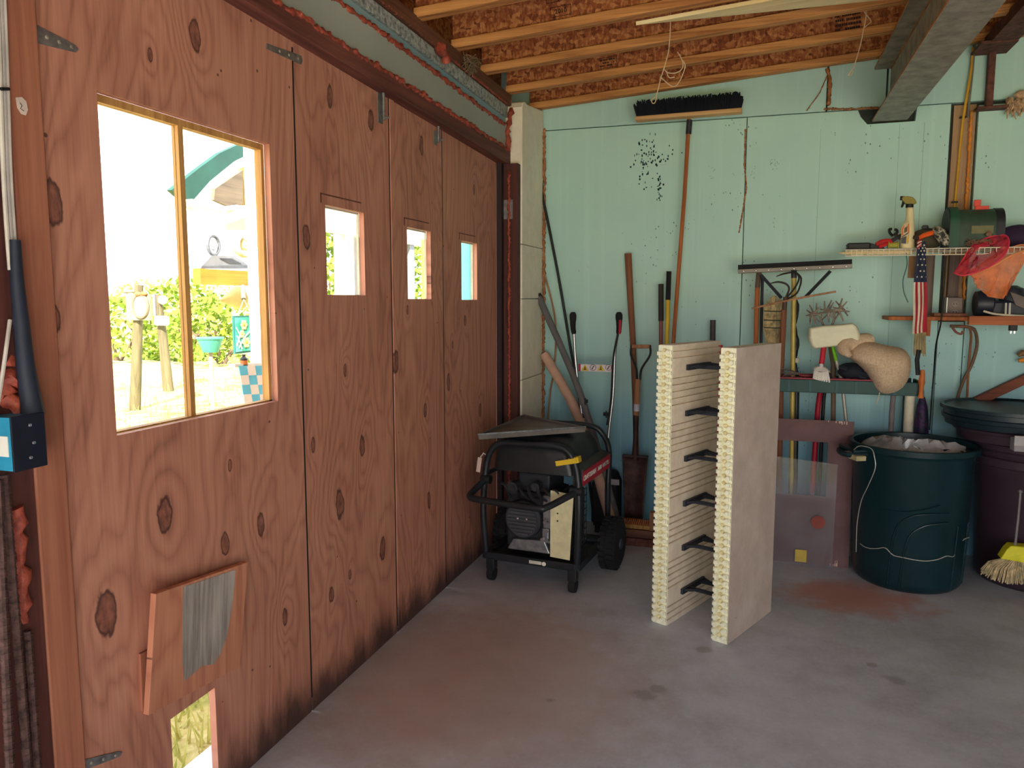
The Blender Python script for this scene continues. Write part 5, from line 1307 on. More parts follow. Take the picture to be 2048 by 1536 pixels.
# small American flag hanging from the shelf lip
flag = thing('small_flag', 'small American flag hanging limp from the wire shelf lip', 'flag', tuple(W(1840, 665, 4.39)))
YF = 4.388
L0 = [(1836, 488), (1833, 510), (1829, 560), (1827, 600), (1826, 640), (1826, 668)]; R0 = [(1851, 482), (1853, 510), (1854, 560), (1855, 600), (1855, 640), (1854, 664)]
lf, rf = curve([W(x, y, YF) for x, y in L0], 5), curve([W(x, y, YF) for x, y in R0], 5)
NV = len(lf) - 1
def fl_pt(u, v):
    f_ = v * NV; i = min(int(f_), NV - 1); t = f_ - i
    a_, b_ = lf[i].lerp(lf[i + 1], t), rf[i].lerp(rf[i + 1], t); p = a_.lerp(b_, u)
    p.y += .010 * math.sin(u * 7 + v * 3); p.x += .003 * math.sin(v * 11 + u * 2) * v
    return p
cut = .42
def strip(u0, u1, v0, v1, m, nm, o=.0):
    g_ = MB().grid(lambda u, v: fl_pt(u0 + (u1 - u0) * u, v0 + (v1 - v0) * v) + Vector((0, -o, 0)), 4, 14)
    return ob(nm, g_, m, flag, solid=.0012)
fr_, fw_, fn_ = plain((186, 44, 62), 0.75), plain((240, 228, 200), 0.75), plain((44, 52, 78), 0.75)
n_ = 7
for i in range(n_): strip(i / n_, (i + 1) / n_, cut, 1.0, fw_ if i % 2 == 0 and i < 6 else fr_, 'stripe')
strip(.0, 1, .0, cut, fn_, 'canton')
for r_ in range(8):
    for c in range(3):
        u = (.12 + .32 * c) + (.12 if r_ % 2 else 0); v = .06 + r_ * .045
        if u > .95: continue
        p = fl_pt(u, v) + Vector((0, -.0015, 0)); st = []
        for k in range(10):
            rr = .0058 if k % 2 == 0 else .0025; an = math.pi / 2 + k * math.pi / 5; st.append((p.x + rr * math.cos(an), p.z + rr * math.sin(an)))
        ob('star', MB().prism(st, 'y', p.y - .001, p.y + .001), fw_, flag)
for i in range(5):
    ob('stripe', MB().tube(curve([W(1834 + i * .3, 497 - i * 3.4, YF - .004), W(1838, 494 - i * 3.2, YF - .008), W(1843, 489 - i * 2.2, YF)], 4), .0035, 5), fw_ if i % 2 else fr_, flag)
st_ = thing('whisk_broom', 'worn straw whisk broom hanging below the small flag', 'broom', tuple(W(1842, 735, 4.45)))
mb = MB(); rn = random.Random(12)
for i in range(90):
    t = rn.uniform(-1, 1); s0 = W(1841 + t * 10, 650, 4.44); e = W(1839 + t * 12, 700 + rn.uniform(-8, 14), 4.43); e.y += rn.uniform(-.012, .012)
    mb.tube([s0, s0.lerp(e, .5) + Vector((0, rn.uniform(-.01, .01), 0)), e], .002, 4)
tag(ob('straw', mb, plain((196, 178, 132), 0.85, var=.25), st_), kind='stuff')
ob('handle', MB().tube([W(1841, 652, 4.44), W(1843, 560, 4.46)], .010, 8), M['handle_wood'], st_, smooth=True)
cardb = W(1818, 520, 4.44)
tag(ob('cardboard_tag', MB().box(cardb.x, W(1838, 520, 4.44).x, 4.45, 4.455, W(1818, 556, 4.45).z, zs - .004), plain((146, 110, 76), 0.8), None, origin=(cardb.x, 4.45, zs - .1)), 'brown cardboard piece hanging under the shelf beside the flag', 'cardboard')
single('green_twine', 'thin green twine dangling from the wire shelf', 'twine', [(1812, 505, 4.43), (1814, 530, 4.43), (1806, 560, 4.43), (1808, 585, 4.43), (1816, 605, 4.43)], .0025, plain((70, 120, 110), 0.7))
# landing nets drooping off the shelf
def net_mat(name, rgb, alpha):
    s = NM(name); nd = s.t.nodes
    tr = s.n('BsdfTransparent'); mx_ = s.n('MixShader'); s.b.inputs['Base Color'].default_value = lin(*rgb); s.b.inputs['Roughness'].default_value = .7
    k = s.noise(s.coord((16, 16, 16)), 1, 3, .6)
    s.set(mx_.inputs[0], s.smooth(k, .25, .75, alpha - .2, min(1, alpha + .2)))
    s.t.links.new(tr.outputs[0], mx_.inputs[1]); s.t.links.new(s.b.outputs[0], mx_.inputs[2]); s.t.links.new(mx_.outputs[0], s.out.inputs[0]); return s.m
def net(name, label, hoop, tail, rgb, alpha, depth, Yh):
    H = [W(x, y, Y_) for x, y, Y_ in hoop]; cen_ = sum(H, Vector()) / len(H)
    t = thing(name, label, 'net', tuple(cen_))
    Hc = curve(H + [H[0]], 5)[:-1]; n = len(Hc)
    ob('hoop', MB().tube(Hc, .0042, 7, closed=True), plain(tuple(min(255, c + 20) for c in rgb), 0.5), t, smooth=True)
    tp = [W(x, y, Y_) for x, y, Y_ in tail]
    rn_ = random.Random(sum(rgb)); rings_ = [Hc]
    for k in range(1, 7):
        f_ = k / 6; ring = []
        for i, p in enumerate(Hc):
            tgt = tp[int(i * len(tp) / n) % len(tp)]
            q_ = p.lerp(tgt, f_ ** .9) + Vector((0, depth * math.sin(math.pi * f_) * (1 if i % 2 else .6), 0)) + Vector([rn_.uniform(-.006, .006) for _ in range(3)])
            ring.append(q_)
        rings_.append(ring)
    ob('mesh_bag', MB().loft(rings_, cap=False), net_mat(name + '_mesh', rgb, alpha), t, smooth=True, angle=60)
    return t
net('red_net', 'red mesh hand net with a round hoop drooping off the wire shelf', [(1909, 546, 4.36), (1918, 532, 4.40), (1940, 498, 4.42), (1962, 480, 4.45), (2005, 470, 4.46), (2018, 482, 4.42), (2010, 508, 4.38), (1985, 530, 4.36), (1950, 545, 4.34), (1925, 551, 4.34)],
    [(1950, 500, 4.42), (1985, 492, 4.44), (1990, 500, 4.44), (1955, 512, 4.42)], (226, 44, 74), .62, -.02, 4.4)
net('orange_net', 'orange mesh fishing net bag hanging below the red net', [(1938, 547, 4.37), (1960, 543, 4.36), (1990, 530, 4.36), (2020, 512, 4.38), (2050, 500, 4.42), (2060, 494, 4.46), (2040, 490, 4.48), (2000, 505, 4.46), (1960, 530, 4.42)],
    [(1955, 575, 4.40), (1975, 592, 4.39), (2006, 597, 4.38), (2012, 590, 4.39), (2015, 578, 4.42), (1990, 580, 4.43)], (255, 140, 76), .56, -.01, 4.4)
# plank shelf below
pk = thing('plank_shelf', 'rough wooden plank shelf below the wire shelf', 'shelf', (1.2, 4.58, W(1850, 648, 4.46).z))
p0, p1 = W(1776, 645, 4.48), W(1776, 637, 4.48)
zk1 = W(1960, 632, 4.44).z; zk0 = W(1960, 650, 4.44).z
ob('plank', MB().box(p0.x, 1.62, 4.47, 4.70, zk1 - .026, zk1 - .006), M['handle_orange'], pk, bevel=.003)
ob('front_batten', MB().box(W(1938, 640, 4.44).x, 1.62, 4.44, 4.47, zk0, zk1), wood('batten_timber', (196, 116, 72), (150, 82, 50), 0), pk, bevel=.003)
ob('loose_slat', MB().box(W(1868, 630, 4.5).x, W(1936, 630, 4.5).x, 4.50, 4.60, zk1 - .006, zk1 + .012), M['handle_brown'], pk, bevel=.002)
ob('wood_block', MB().box(W(1848, 670, 4.46).x, W(1862, 670, 4.46).x, 4.48, 4.56, W(1850, 672, 4.48).z, zk1 - .026), M['handle_orange'], pk)
for px in (1855, 1905): ob('batten_end', MB().box(W(px, 600, 4.7).x - .03, W(px, 600, 4.7).x + .02, 4.675, 4.708, zk1, zl - .02), wood('grey_batten', (122, 104, 94), (84, 70, 64), 2), pk)
zp = zk1 - .006
# metal outlet box on the wall
c0 = W(1907, 616, 4.66)
ox = thing('outlet_box', 'steel electrical outlet box with a double socket above the plank', 'outlet', tuple(c0))
ob('box', MB().box(c0.x - .036, c0.x + .036, 4.63, 4.69, c0.z - .056, c0.z + .056), plain((112, 100, 94), 0.5, .4), ox, bevel=.003)
for dz in (-.022, .022):
    r_ = ob('socket', MB().lathe([(.017, -.002), (.016, -.004)], 16, (c0.x, 4.632, c0.z + dz), 'y'), plain((150, 134, 122), 0.5), ox)
    for dx in (-.007, .007): ob('slot', MB().box(c0.x + dx - .0015, c0.x + dx + .0015, 4.626, 4.6285, c0.z + dz - .005, c0.z + dz + .006), M['black'], r_)
ob('bright_edge', MB().box(c0.x - .041, c0.x - .036, 4.628, 4.69, c0.z - .056, c0.z + .056), plain((206, 200, 192), 0.4, .4), ox)
# dark machine with hood on the plank
dm = thing('dark_machine', 'dark navy hooded machine with a white cord on the plank shelf', 'machine', (W(2000, 632, 4.55).x, 4.55, zp))
c0 = W(1962, 606, 4.52)
ob('round_hood', MB().lathe([(.062, -.02), (.068, 0), (.066, .05), (.05, .06)], 22, (c0.x, 4.55, zp + .068), 'x'), plain((40, 46, 60), 0.4), dm, smooth=True)
ob('motor_body', MB().box(c0.x + .04, c0.x + .30, 4.50, 4.62, zp, zp + .085), plain((30, 36, 52), 0.45), dm, bevel=.015)
ob('top_hump', MB().lathe([(.055, 0), (.06, .04), (.05, .075), (.02, .09)], 18, (W(2025, 590, 4.55).x, 4.56, zp + .07)), plain((34, 38, 52), 0.45), dm, smooth=True)
ob('side_cover', MB().prism([(W(2018, 585, 4.5).x, zp + .13), (W(2060, 600, 4.5).x, zp + .09), (W(2060, 620, 4.5).x, zp + .03), (W(2030, 605, 4.5).x, zp + .06)], 'y', 4.488, 4.51), plain((112, 98, 92), 0.5), dm, bevel=.003)
ob('white_cord', MB().tube(curve([W(1967, 622, 4.46), W(1985, 627, 4.455), W(2010, 630, 4.455), W(2050, 632, 4.455)], 4), .0055, 8), plain((220, 210, 186), 0.5), dm, smooth=True)
for px in (2011, 2019): ob('prong', MB().tube([W(px, 629, 4.46), W(px + 1, 606, 4.47)], .0048, 8), plain((206, 204, 190), 0.5), dm, smooth=True)
# cords
single('power_cable', 'black power cord hanging from the wire shelf down behind the lids', 'cable', [(1892, 512, 4.44), (1889, 560, 4.43), (1885, 610, 4.43), (1881, 650, 4.43), (1872, 690, 4.5), (1868, 740, 4.6), (1864, 790, 4.62), (1859, 860, 4.6)], .004, M['black'])
single('brown_hose', 'brown rubber hose curling down the wall below the plank', 'hose', [(1900, 652, 4.60), (1935, 654, 4.60), (1950, 662, 4.62), (1954, 690, 4.66), (1945, 725, 4.67), (1930, 755, 4.67), (1920, 780, 4.66), (1914, 800, 4.64)], .0085, plain((120, 92, 74), 0.6))
single('orange_hose', 'thin copper coloured tube hanging from the plank below the outlet', 'hose', [(1915, 653, 4.58), (1936, 654, 4.58), (1942, 668, 4.62), (1940, 700, 4.67), (1937, 740, 4.67), (1934, 795, 4.66)], .006, plain((150, 96, 66), 0.6))
single('hanging_hook', 'bent reddish hook dangling under the plank shelf', 'hook', [(1905, 655, 4.52), (1912, 664, 4.52), (1922, 668, 4.52), (1926, 662, 4.52)], .006, plain((140, 84, 76), 0.6))
pg = thing('power_plug', 'black two pin power plug hanging below the plank shelf', 'plug', tuple(W(2027, 665, 4.5)))
c0 = W(2026, 657, 4.5)
ob('body', MB().box(c0.x - .018, c0.x + .018, 4.49, 4.515, c0.z - .012, c0.z + .022), M['black'], pg, bevel=.004)
for dx in (-.008, .008): ob('pin', MB().box(c0.x + dx - .003, c0.x + dx + .003, 4.50, 4.504, c0.z - .026, c0.z - .010), M['chrome'], pg)
sbr = thing('slanted_brace', 'reddish timber brace slanting up at the right behind the lids', 'brace', tuple(W(1960, 800, 4.66)))
a_, b_ = W(1950, 806, 4.66), W(2075, 748, 4.66); d = (b_ - a_).normalized(); nn = Vector((-d.z, 0, d.x)) * .024
ob('timber', MB().loft([[a_ + nn, a_ - nn, a_ - nn + Vector((0, .04, 0)), a_ + nn + Vector((0, .04, 0))], [b_ + nn, b_ - nn, b_ - nn + Vector((0, .04, 0)), b_ + nn + Vector((0, .04, 0))]]), wood('brace_timber', (150, 86, 66), (110, 60, 46), 0), sbr, bevel=.003)
ny = thing('hose_nozzle', 'brown and orange hose nozzle hung on the wall at the picture edge', 'nozzle', tuple(W(2044, 716, 4.66)))
ob('grip', MB().tube([W(2036, 711, 4.66), W(2044, 706, 4.66), W(2070, 708, 4.66)], [.010, .017, .02], 10), plain((140, 98, 62), 0.5), ny, smooth=True)
ob('tip', MB().tube([W(2037, 722, 4.66), W(2044, 720, 4.66), W(2070, 724, 4.66)], [.008, .013, .014], 10), plain((222, 140, 46), 0.5), ny, smooth=True)
# ------------------------------------------------------------------ things on the door wall at the left
flap = thing('plywood_flap', 'weathered plywood flap fixed to the door above the small pet opening', 'flap', tuple(L(380, 1380, -1.39)))
fq = [L(312, 1188, -1.372), L(496, 1124, -1.392), L(480, 1334, -1.412), L(297, 1431, -1.40)]
def flat(pts, t):
    n_ = (pts[1] - pts[0]).cross(pts[2] - pts[0]).normalized() * t
    return MB().loft([pts, [p + n_ for p in pts]])
fm = plywood('plywood_flap_sheet', [], (216, 150, 118), (190, 122, 96), (132, 80, 64), seed=21.0, dirt=False)
sh = ob('sheet', flat(fq, .016), fm, flap, bevel=.001, bseg=1)
u = lambda a_, b_: (fq[0].lerp(fq[1], a_)).lerp(fq[3].lerp(fq[2], a_), b_)
off_ = Vector((.0012, 0, 0))
def weathered():
    s = NM('grey_weathered_wood'); n = s.noise(s.coord((40, 90, 3)), 1, 5, .65); m2 = s.noise(s.coord((4, 8, 3)), 1, 3, .5)
    g = s.math('ADD', s.math('MULTIPLY', n, .6), s.math('MULTIPLY', m2, .4)); s.bump(n, .3, .003)
    return s.fin(s.ramp(g, (.3, lin(96, 84, 78)), (.65, lin(188, 178, 172))), .75)
wf = MB(); pts_t = [(.26, .02), (.84, .03), (.84, .30), (.80, .62), (.74, .76), (.66, .84), (.52, .80), (.34, .86), (.31, .70), (.28, .35)]
n_ = (fq[1] - fq[0]).cross(fq[2] - fq[0]).normalized()
if n_.x < 0: n_ = -n_
fpts = [u(*p) + n_ * .0008 for p in pts_t]
side = n_ if (fq[1] - fq[0]).cross(fq[2] - fq[0]).x > 0 else n_ * 0
fpts2 = [u(*p) + side * .0168 + n_ * .0004 for p in pts_t]
ob('weathered_patch', MB().loft([fpts2, [p + n_ * .0006 for p in fpts2]]), weathered(), sh)
bq = [L(281, 1308, -1.418), L(316, 1290, -1.418), L(312, 1425, -1.418), L(286, 1424, -1.418)]
ob('backing_strip', flat([p for p in bq], .012), M['ply_trim'], flap)
# electrical box with cable bundle
eb = thing('electrical_box', 'dark metal electrical box with a blue side fixed beside the door jamb', 'electrical box', tuple(L(55, 940, -1.36)))
p0, p1 = L(23, 880, -1.36), L(91, 880, -1.36); zt_, zb_ = L(60, 828, -1.36).z, L(60, 938, -1.36).z
ob('cover', MB().box(-1.362, -1.358, p0.y, p1.y, zb_, zt_), plain((34, 36, 54), 0.45, .3), eb, bevel=.001)
ob('case', MB().box(-1.43, -1.363, p0.y + .001, p1.y - .001, zb_ + .002, zt_ - .002), plain((44, 150, 190), 0.5), eb)
for (px, py) in ((68, 885), (60, 850), (62, 915)):
    q_ = L(px, py, -1.358); ob('screw', MB().lathe([(.004, 0), (.003, .002)], 8, tuple(q_), 'x'), M['chrome'], eb)
ob('bar_code_label', MB().box(-1.395, -1.37, p0.y - .0004, p0.y + .001, zb_ + .03, zb_ + .07), M['white'], eb)
sl = [L(30, 480, -1.40), L(34, 560, -1.40), L(44, 660, -1.395), L(52, 740, -1.39), L(62, 800, -1.385), L(66, 830, -1.38)]
cbm = thing('cable_bundle', 'white and grey cables running down the stud into a black sleeve', 'cable', tuple(L(30, 700, -1.40)))
ob('black_sleeve', MB().tube(curve(sl, 4), [.010 + .0006 * i for i in range(21)], 10), plain((36, 42, 60), 0.6), cbm, smooth=True)
for dx, c_ in ((0, (214, 206, 196)), (8, (180, 172, 168)), (14, (206, 198, 190))):
    ob('cable', MB().tube(curve([L(-8 + dx, -60, -1.415), L(0 + dx, 150, -1.415), L(6 + dx, 330, -1.412), L(13 + dx, 450, -1.41), L(20 + dx, 540, -1.405)], 5), .0042, 7), plain(c_, 0.5), cbm, smooth=True)
ob('cable', MB().tube(curve([L(20, 640, -1.41), L(12, 700, -1.40), L(2, 770, -1.40), L(-8, 830, -1.40)], 5), .0038, 7), plain((206, 198, 190), 0.5), cbm, smooth=True)
ob('cable_tie', MB().tube([L(2, 178, -1.405), L(18, 178, -1.405)], .0035, 6), M['black'], cbm)
fs = thing('spray_foam_lump', 'lumpy orange spray foam filling the gap above the electrical box', 'spray foam', tuple(L(20, 800, -1.43)))
bead([L(30, 715, -1.43), L(15, 760, -1.425), L(20, 800, -1.42), L(30, 818, -1.42)], .022, 'foam', fs, seed=31, jit=.5)
fs2 = thing('spray_foam_strip', 'vertical strip of orange spray foam along the stud below the box', 'spray foam', tuple(L(45, 1240, -1.41)))
bead([L(33, 1015, -1.415), L(42, 1100, -1.415), L(46, 1190, -1.415), L(52, 1245, -1.415)], .014, 'foam', fs2, seed=32, jit=.25)
rbm = plain((104, 76, 72), 0.7, .25, var=.3, scale=60)
def rebar(label, p, q_, r=.0085):
    p, q_ = Vector(p), Vector(q_)
    t = thing('rebar', label, 'rebar', tuple(q_), 0, 'rusty reinforcing bars by the door jamb')
    ob('rod', MB().tube([p, q_], r, 8), rbm, t, smooth=True)
    d = (q_ - p); n_ = int(d.length / .014); mb = MB(); dn = d.normalized()
    a_ = dn.orthogonal().normalized(); b_ = dn.cross(a_)
    for i in range(n_):
        c_ = p + d * (i + .5) / n_
        mb.tube([c_ + (a_ * math.cos(k * math.pi / 4) + b_ * math.sin(k * math.pi / 4)) * r + dn * .002 * math.cos(k * math.pi / 2) for k in range(8)], .0016, 4, closed=True)
    tag(ob('rib_rings', mb, rbm, t), kind='stuff')
def to_floor(a_, b_, X):
    p, q_ = L(*a_, X), L(*b_, X); d = q_ - p
    return p, p + d * ((.006 - p.z) / d.z)
rebar('rusty ribbed reinforcing bar leaning nearest the picture edge', *to_floor((-6, 960), (20, 1536), -1.385))
rebar('rusty ribbed reinforcing bar leaning in the middle of the three', *to_floor((8, 950), (55, 1536), -1.398))
rebar('rusty ribbed reinforcing bar leaning nearest the door jamb, the shortest', *to_floor((55, 1262), (74, 1536), -1.405), r=.0075)
stk_ = thing('paper_sticker', 'torn white sticker on the door jamb beside the window', 'sticker', tuple(L(43, 213, -1.414)))
ob('paper', MB().loft([[L(x, y, XX) for x, y in ((31, 195), (44, 194), (53, 203), (56, 220), (52, 231), (42, 228), (34, 215))] for XX in (-1.4155, -1.4140)]), plain((226, 206, 196), 0.7), stk_)
ob('scribble', MB().tube([L(40, 205, -1.4138), L(44, 212, -1.4138), L(41, 217, -1.4138), L(48, 222, -1.4138)], .0008, 4), M['ink'], stk_)

# ------------------------------------------------------------------ outdoors
def ground_mat():
    s = NM('dry_grass_ground'); a_ = s.noise(s.coord(), .5, 5, .6); b_ = s.noise(s.coord(), 5, 6, .7)
    g = s.math('ADD', s.math('MULTIPLY', a_, .5), s.math('MULTIPLY', b_, .5)); s.bump(b_, .5, .05)
    return s.fin(s.ramp(g, (.38, lin(112, 126, 44)), (.48, lin(170, 156, 96)), (.6, lin(204, 188, 140))), .9, 0, .1)
GZ = -0.12
struct('ground', MB().box(-60, -1.63, -30, 90, GZ - .3, GZ).box(-1.63, 30, -40, -2.86, GZ - .3, GZ), ground_mat())
def leaf_mat(name, c0, c1):
    s = NM(name); n = s.noise(s.coord((5, 5, 5)), 1, 3, .6)
    tr = s.n('BsdfTranslucent'); col_ = s.ramp(n, (.3, lin(*c0)), (.7, lin(*c1))); s.set(tr.inputs[0], col_)
    s.fin(col_, .6, 0, .3); mx_ = s.n('MixShader'); mx_.inputs[0].default_value = .35
    s.t.links.new(s.b.outputs[0], mx_.inputs[1]); s.t.links.new(tr.outputs[0], mx_.inputs[2]); s.t.links.new(mx_.outputs[0], s.out.inputs[0]); return s.m
lm1 = leaf_mat('bright_leaves', (66, 100, 20), (150, 164, 56)); lm2 = leaf_mat('yellow_leaves', (130, 124, 60), (196, 180, 116))
def shrub(name, label, c, rx, ry, rz, n, m, size, seed):
    rn_ = random.Random(seed); t = thing(name, label, 'shrub', (c[0], c[1], GZ), 0, 'shrubs beyond the yard'); mb = MB()
    for i in range(n):
        th, ph, r = rn_.uniform(0, 6.283), math.acos(rn_.uniform(-.6, 1)), rn_.uniform(.72, 1.05) ** .6
        p = Vector((c[0] + rx * r * math.sin(ph) * math.cos(th), c[1] + ry * r * math.sin(ph) * math.sin(th), max(GZ + .02, c[2] + rz * r * math.cos(ph))))
        a_ = Vector([rn_.uniform(-1, 1) for _ in range(3)]).normalized() * size; b_ = a_.orthogonal().normalized() * size * .5
        mb.add([p - a_, p + b_, p + a_, p - b_], [(0, 1, 2, 3)])
    tag(ob('foliage', mb, m, t), kind='stuff')
    st = MB()
    for i in range(5):
        an = i * 1.256; st.tube([(c[0] + .05 * math.cos(an), c[1] + .05 * math.sin(an), GZ), (c[0] + rx * .5 * math.cos(an), c[1] + ry * .5 * math.sin(an), c[2] + rz * .2)], [.04, .015], 6)
    ob('stems', st, plain((92, 74, 54), 0.9), t)
def far(px, py, Y): return W(px, py, Y)
for i, (px, Y, rx, rz, m, lab) in enumerate(((232, 15, 1.5, 1.15, lm1, 'bright green leafy shrub at the left end of the yard'), (300, 19, 2.0, 1.3, lm2, 'yellow-green dry shrub behind the mirror posts'), (366, 16, 1.3, 1.1, lm1, 'green shrub just left of the window mullion'), (440, 15, 1.5, 1.15, lm1, 'green shrub seen under the orange plank'), (410, 22, 2.2, 1.3, lm2, 'pale yellow shrub farthest back right of the mullion'))):
    p = far(px, 620, Y); shrub('yard_shrub', lab, (p.x, p.y, GZ + rz * .55), rx, rx * .7, rz * (.8 + .25 * (i % 3)), 750, m, .10, i + 1)
for i, (px, py, X, rx, rz, lab) in enumerate(((672, 520, -9.0, 1.6, 1.6, 'lush green hedge bush seen through the second door window'), (850, 545, -9.0, 1.5, 1.35, 'lush green hedge bush seen through the third door window'))):
    p = L(px, py, X); shrub('hedge_bush', lab, (p.x, p.y, max(.6, p.z - .5)), rx, rx, rz, 2200, lm1, .10, 11 + i)
# short grass tufts in the yard, uncountable
mb = MB(); rn = random.Random(77)
for i in range(5200):
    X = -1.75 - rn.random() ** 1.6 * 9; Y = rn.uniform(.8, 3.6) + (-X - 1.7) * rn.uniform(.55, 1.5); h_ = rn.uniform(.05, .16)
    a_ = rn.uniform(0, 6.28); d = Vector((math.cos(a_), math.sin(a_), 0)); p = Vector((X, Y, GZ)); e = p + Vector((rn.uniform(-.05, .05), rn.uniform(-.05, .05), h_))
    mb.add([p - d * .006, p + d * .006, e], [(0, 1, 2)])
tag(ob('grass_blades', mb, leaf_mat('dry_grass_blades', (120, 132, 50), (196, 184, 110)), None), 'thin yellow-green grass growing outside the doors', 'grass', kind='stuff')
# two posts with mirrors
pw = wood('grey_post_wood', (104, 92, 62), (66, 58, 36), 2)
pA = G(270, 820, GZ); YA = pA.y
mpa = thing('mirror_post', 'wooden post in the yard carrying an oval mirror on a square board', 'post', tuple(pA))
ob('post', MB().tube([pA, W(276, 640, YA), W(278, 570, YA)], [.075, .062, .055], 10), pw, mpa, smooth=True)
s0, s1 = W(258, 640, YA - .06), W(303, 588, YA - .06)
bdm = ob('board', MB().box(s0.x, s1.x, YA - .10, YA - .06, s0.z, s1.z), plain((120, 116, 92), 0.8), mpa)
c0 = W(282, 612, YA - .1); e0_ = (W(296, 612, YA - .1).x - c0.x); e1_ = W(282, 590, YA - .1).z - c0.z
ob('oval_mirror', MB().loft([[(c0.x + e0_ * math.cos(t * .2618), y, c0.z + e1_ * math.sin(t * .2618)) for t in range(24)] for y in (YA - .115, YA - .10)]), plain((196, 172, 136), 0.5), bdm)
ob('mirror_frame', MB().tube([(c0.x + e0_ * 1.06 * math.cos(t * .2618), YA - .11, c0.z + e1_ * 1.06 * math.sin(t * .2618)) for t in range(24)], .022, 6, closed=True), plain((104, 92, 74), 0.7), bdm)
ob('bow', MB().ball(tuple(W(276, 588, YA - .12)), .05, .03, .03).ball(tuple(W(288, 587, YA - .12)), .05, .03, .03), plain((150, 96, 52), 0.7), bdm)
ob('perch', MB().tube([W(248, 585, YA), W(276, 584, YA)], .012, 6), pw, mpa)
pB = G(337, 782, GZ); YB_ = pB.y
mpb = thing('mirror_post', 'leaning wooden post in the yard with a white car mirror and silver ball', 'post', tuple(pB))
ob('post', MB().tube([pB, W(326, 680, YB_), W(316, 590, YB_)], [.085, .075, .05], 10), pw, mpb, smooth=True)
s0, s1 = W(313, 651, YB_ - .1), W(338, 632, YB_ - .1)
ob('car_mirror', MB().box(s0.x, s1.x, YB_ - .16, YB_ - .08, s0.z, s1.z), plain((216, 222, 232), 0.3, .3), mpb, bevel=.03)
ob('silver_ball', MB().ball(tuple(W(325, 600, YB_ - .05)), .075), plain((230, 234, 238), 0.25, .4), mpb, smooth=True)
ob('bracket', MB().box(W(313, 620, YB_).x, W(318, 620, YB_).x, YB_ - .08, YB_ - .03, W(315, 632, YB_).z, W(315, 588, YB_).z), plain((110, 104, 104), 0.6), mpb)
# house porch across the yard
XP = -3.0
por = thing('porch', 'white porch of the house with green roof edge outside the windows', 'porch', (XP, 4.6, GZ))
wh = plain((232, 230, 216), 0.6, var=.04)
def lbox(nm, x0_, y0_, x1_, y1_, X, t, m, par=None):
    a_, b_ = L(x0_, y0_, X), L(x1_, y1_, X)
    return ob(nm, MB().box(X - t, X, min(a_.y, b_.y), max(a_.y, b_.y), min(a_.z, b_.z), max(a_.z, b_.z)), m, par or por)
def lpoly(nm, pts, X, t, m, par=None):
    a_ = [L(x, y, X) for x, y in pts]; return ob(nm, MB().loft([a_, [p + Vector((-t, 0, 0)) for p in a_]]), m, par or por)
a_ = L(527, 600, -2.75); b_ = L(550, 600, -2.75)
ob('post', MB().box(-2.85, -2.75, a_.y, b_.y, GZ, 2.9), wh, por)
lpoly('green_fascia', [(343, 380), (400, 335), (440, 306), (492, 282), (560, 250), (560, 285), (512, 302), (470, 322), (420, 362), (378, 410)], -3.6, .04, plain((8, 66, 52), 0.5))
lpoly('white_soffit', [(378, 412), (420, 364), (512, 306), (560, 282), (560, 292), (512, 316), (430, 372), (388, 420)], -3.65, .04, wh)
lpoly('yellow_gable', [(486, 335), (600, 270), (600, 410), (486, 410)], -4.0, .05, plain((150, 116, 34), 0.7))
lpoly('shingle_panel', [(430, 378), (486, 340), (486, 408), (455, 412), (428, 400)], -3.95, .03, wood('cedar_shingles', (116, 98, 78), (66, 54, 44), 1))
lpoly('rafter', [(385, 398), (455, 414), (455, 424), (385, 412)], -3.3, .05, wh)
lpoly('rafter', [(411, 448), (520, 408), (520, 424), (414, 462)], -3.2, .05, wh)
lpoly('yellow_wall', [(452, 420), (600, 420), (600, 460), (452, 460)], -4.4, .05, plain((214, 190, 120), 0.7))
ob('downpipe', MB().tube([L(521, 480, -2.8), L(524, 600, -2.8), L(530, 735, -2.8)], .012, 8), plain((90, 140, 116), 0.5), por, smooth=True)
op_ = lbox('orange_plank', 400, 537, 525, 572, -2.95, .05, wood('orange_cedar_plank', (214, 132, 44), (176, 96, 26), 1))
# windows two to four
bb_ = lbox('beadboard', 628, 380, 790, 458, XP, .02, wh)
for px in (664, 679, 695, 712, 726): lbox('board_gap', px, 400, px + 1.6, 450, XP + .003, .006, plain((150, 150, 136), 0.8))
lbox('beam', 610, 456, 1010, 472, XP + .02, .06, wh)
a_, b_ = L(691, 520, XP), L(708, 520, XP)
ob('post', MB().box(XP - .1, XP, a_.y, b_.y, GZ, L(700, 466, XP).z), wh, por)
lbox('grey_screen', 709, 474, 740, 640, XP - .1, .02, plain((150, 146, 142), 0.6))
lbox('beige_panel', 800, 470, 880, 483, XP - .3, .02, plain((190, 170, 120), 0.7))
a_, b_ = L(820, 520, XP), L(829, 520, XP)
ob('grey_post', MB().box(XP - .05, XP, a_.y, b_.y, GZ, L(700, 470, XP).z), plain((120, 124, 132), 0.6), por)
a_, b_ = L(853, 520, XP + .3), L(866, 520, XP + .3)
ob('orange_post', MB().box(XP + .25, XP + .3, a_.y, b_.y, GZ, L(700, 452, XP + .3).z), plain((206, 124, 58), 0.6), por)
lbox('turquoise_sheet', 914, 470, 945, 625, -2.2, .02, plain((90, 206, 190), 0.5))
lbox('beige_board', 945.5, 470, 962, 625, -2.18, .03, plain((206, 176, 104), 0.6))
